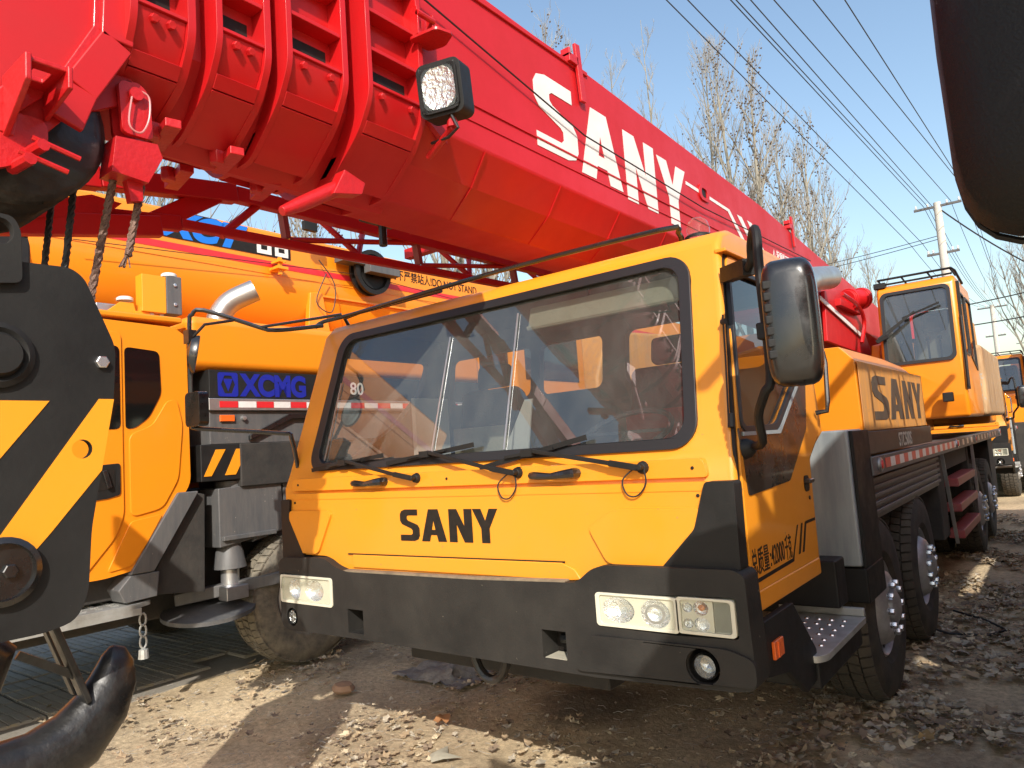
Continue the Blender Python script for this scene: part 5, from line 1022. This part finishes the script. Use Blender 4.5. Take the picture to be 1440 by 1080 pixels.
tree(-12.3, 9.6, 10.0, 'tree with ball twigs seen in the gap left of the lattice posts', 16, balls=.5, start=.2, spread=.45)
tree(-11.2, 3.8, 9.6, 'pale branchy tree seen beside the red rope socket', 17, balls=.1, start=.2, spread=.5, r0=.2)
tree(-5.0, -18.0, 11.0, 'bare tree behind the camera, mirrored in the windshield', 18, spread=.4, start=.2)
tree(-9.5, -13.0, 10.0, 'second bare tree behind the camera, mirrored at the left of the windshield', 19, spread=.4, start=.2)
tree(-14.0, -8.0, 11.0, 'third bare tree behind the camera, farthest left', 20, spread=.4, start=.2)

# ================================================================== POLES AND WIRES
def pole(x, y, h, label):
    T = thing('utility_pole', label, 'utility pole', (x, y, 0), 'utility poles along the yard')
    MB().tube([(x, y, 0), (x, y, h)], [.17, .10], 14).build('pole_shaft', CONC, T)
    for k, z in ((0, h-.12), (1, h-1.55)):
        MB().box(x-(.62-.2*k), x+(.62-.2*k), y-.06, y+.02, z-.03, z+.03).build('cross_arm', GREYP, T)
        for dx in (-.56+.18*k, -.25, .25, .56-.18*k): MB().lathe([(.02, 0), (.032, .02), (.02, .04), (.032, .06), (.012, .10), (0, .11)], (x+dx, y-.02, z+.04), (0, 0, 1), 8).build('insulator', WHT, T)
pole(1.25, 22, 8.15, 'nearest pale concrete utility pole rising behind the operator cab roof')
pole(1.18, 40, 7.2, 'smaller concrete pole farther along, right of the nearest one')
pole(1.5, 66, 7.4, 'farthest thin concrete pole, above the far crane cab')
def wire(p0, p1, sag, label, r=.011):
    p0 = Vector(p0); p1 = Vector(p1); P = []
    for i in range(25):
        t = i/24; q = p0.lerp(p1, t); q.z -= sag*4*t*(1-t); P.append(q)
    tag(MB().tube(P, r, 5, caps=False).build('power_line', CABLE, None), label.replace('fourth from the left, running close to the third', 'fourth from the left'), 'power line', 'overhead power lines')
ends = [((-.23, 6.87, 8.0), (.45, 22, 7.0), 'lowest left'), ((0, 7.10, 8.0), (.75, 22, 7.0), 'second from the left'), ((.47, 7.56, 8.0), (.9, 22, 8.1), 'third from the left'), ((.53, 7.61, 8.0), (1.0, 22, 8.1), 'fourth from the left, running close to the third'),
        ((.69, 7.76, 8.0), (1.1, 22, 8.1), 'fifth from the left'), ((.95, 8.02, 8.0), (1.6, 22, 8.12), 'sixth from the left'), ((1.39, 8.44, 8.0), (2.1, 22, 8.12), 'second from right'), ((1.75, 8.80, 8.0), (2.1, 19.5, 7.9), 'rightmost')]
for a, b, s in ends:
    a = Vector(a); b = Vector(b); d = (a-b); far = b+d*2.4
    wire(far, b, .0, 'overhead wire, '+s+' at the top of the frame', .009)
    wire(b, (b.x*.6+.6, 40, 7.15), .5, 'wire continuing beyond the nearest pole, '+s+' of the bundle', .008)
wire((-10, 21, 7.0), (1.25, 22, 7.15), .25, 'thin wire running left from the nearest pole, the upper of two'); wire((-10, 21.5, 6.85), (1.25, 22, 7.05), .25, 'thin wire running left from the nearest pole, the lower of two')
wire((1.25, 22, 8.0), (6.0, 26, 4.6), .5, 'thick service cable dropping right from the nearest pole', .022)
wire((-1, 25, 5.3), (7, 25, 6.05), .2, 'black cable crossing right above the far cab, the upper one', .02); wire((-1, 25, 4.7), (7, 25, 5.15), .2, 'black cable crossing right above the far cab, the lower one', .02)
# yellow lattice mast far right
T = thing('lattice_mast', 'small yellow lattice boom section at the right edge above the far crane', 'crane boom', (3.4, 22, 3))
for x, z in ((3.25, 3.3), (3.25, 3.75), (4.4, 3.3), (4.4, 3.75)): MB().bar((3.1, 22+(x > 4)*.5, z), (5.6, 22+(x > 4)*.5, z), .06, .06).build('chord', HAZY, T)
for i in range(8):
    MB().bar((3.1+i*.3, 22, 3.3), (3.25+i*.3, 22, 3.75), .035, .035).build('lacing', HAZY, T); MB().bar((3.25+i*.3, 22, 3.75), (3.4+i*.3, 22, 3.3), .035, .035).build('lacing', HAZY, T)
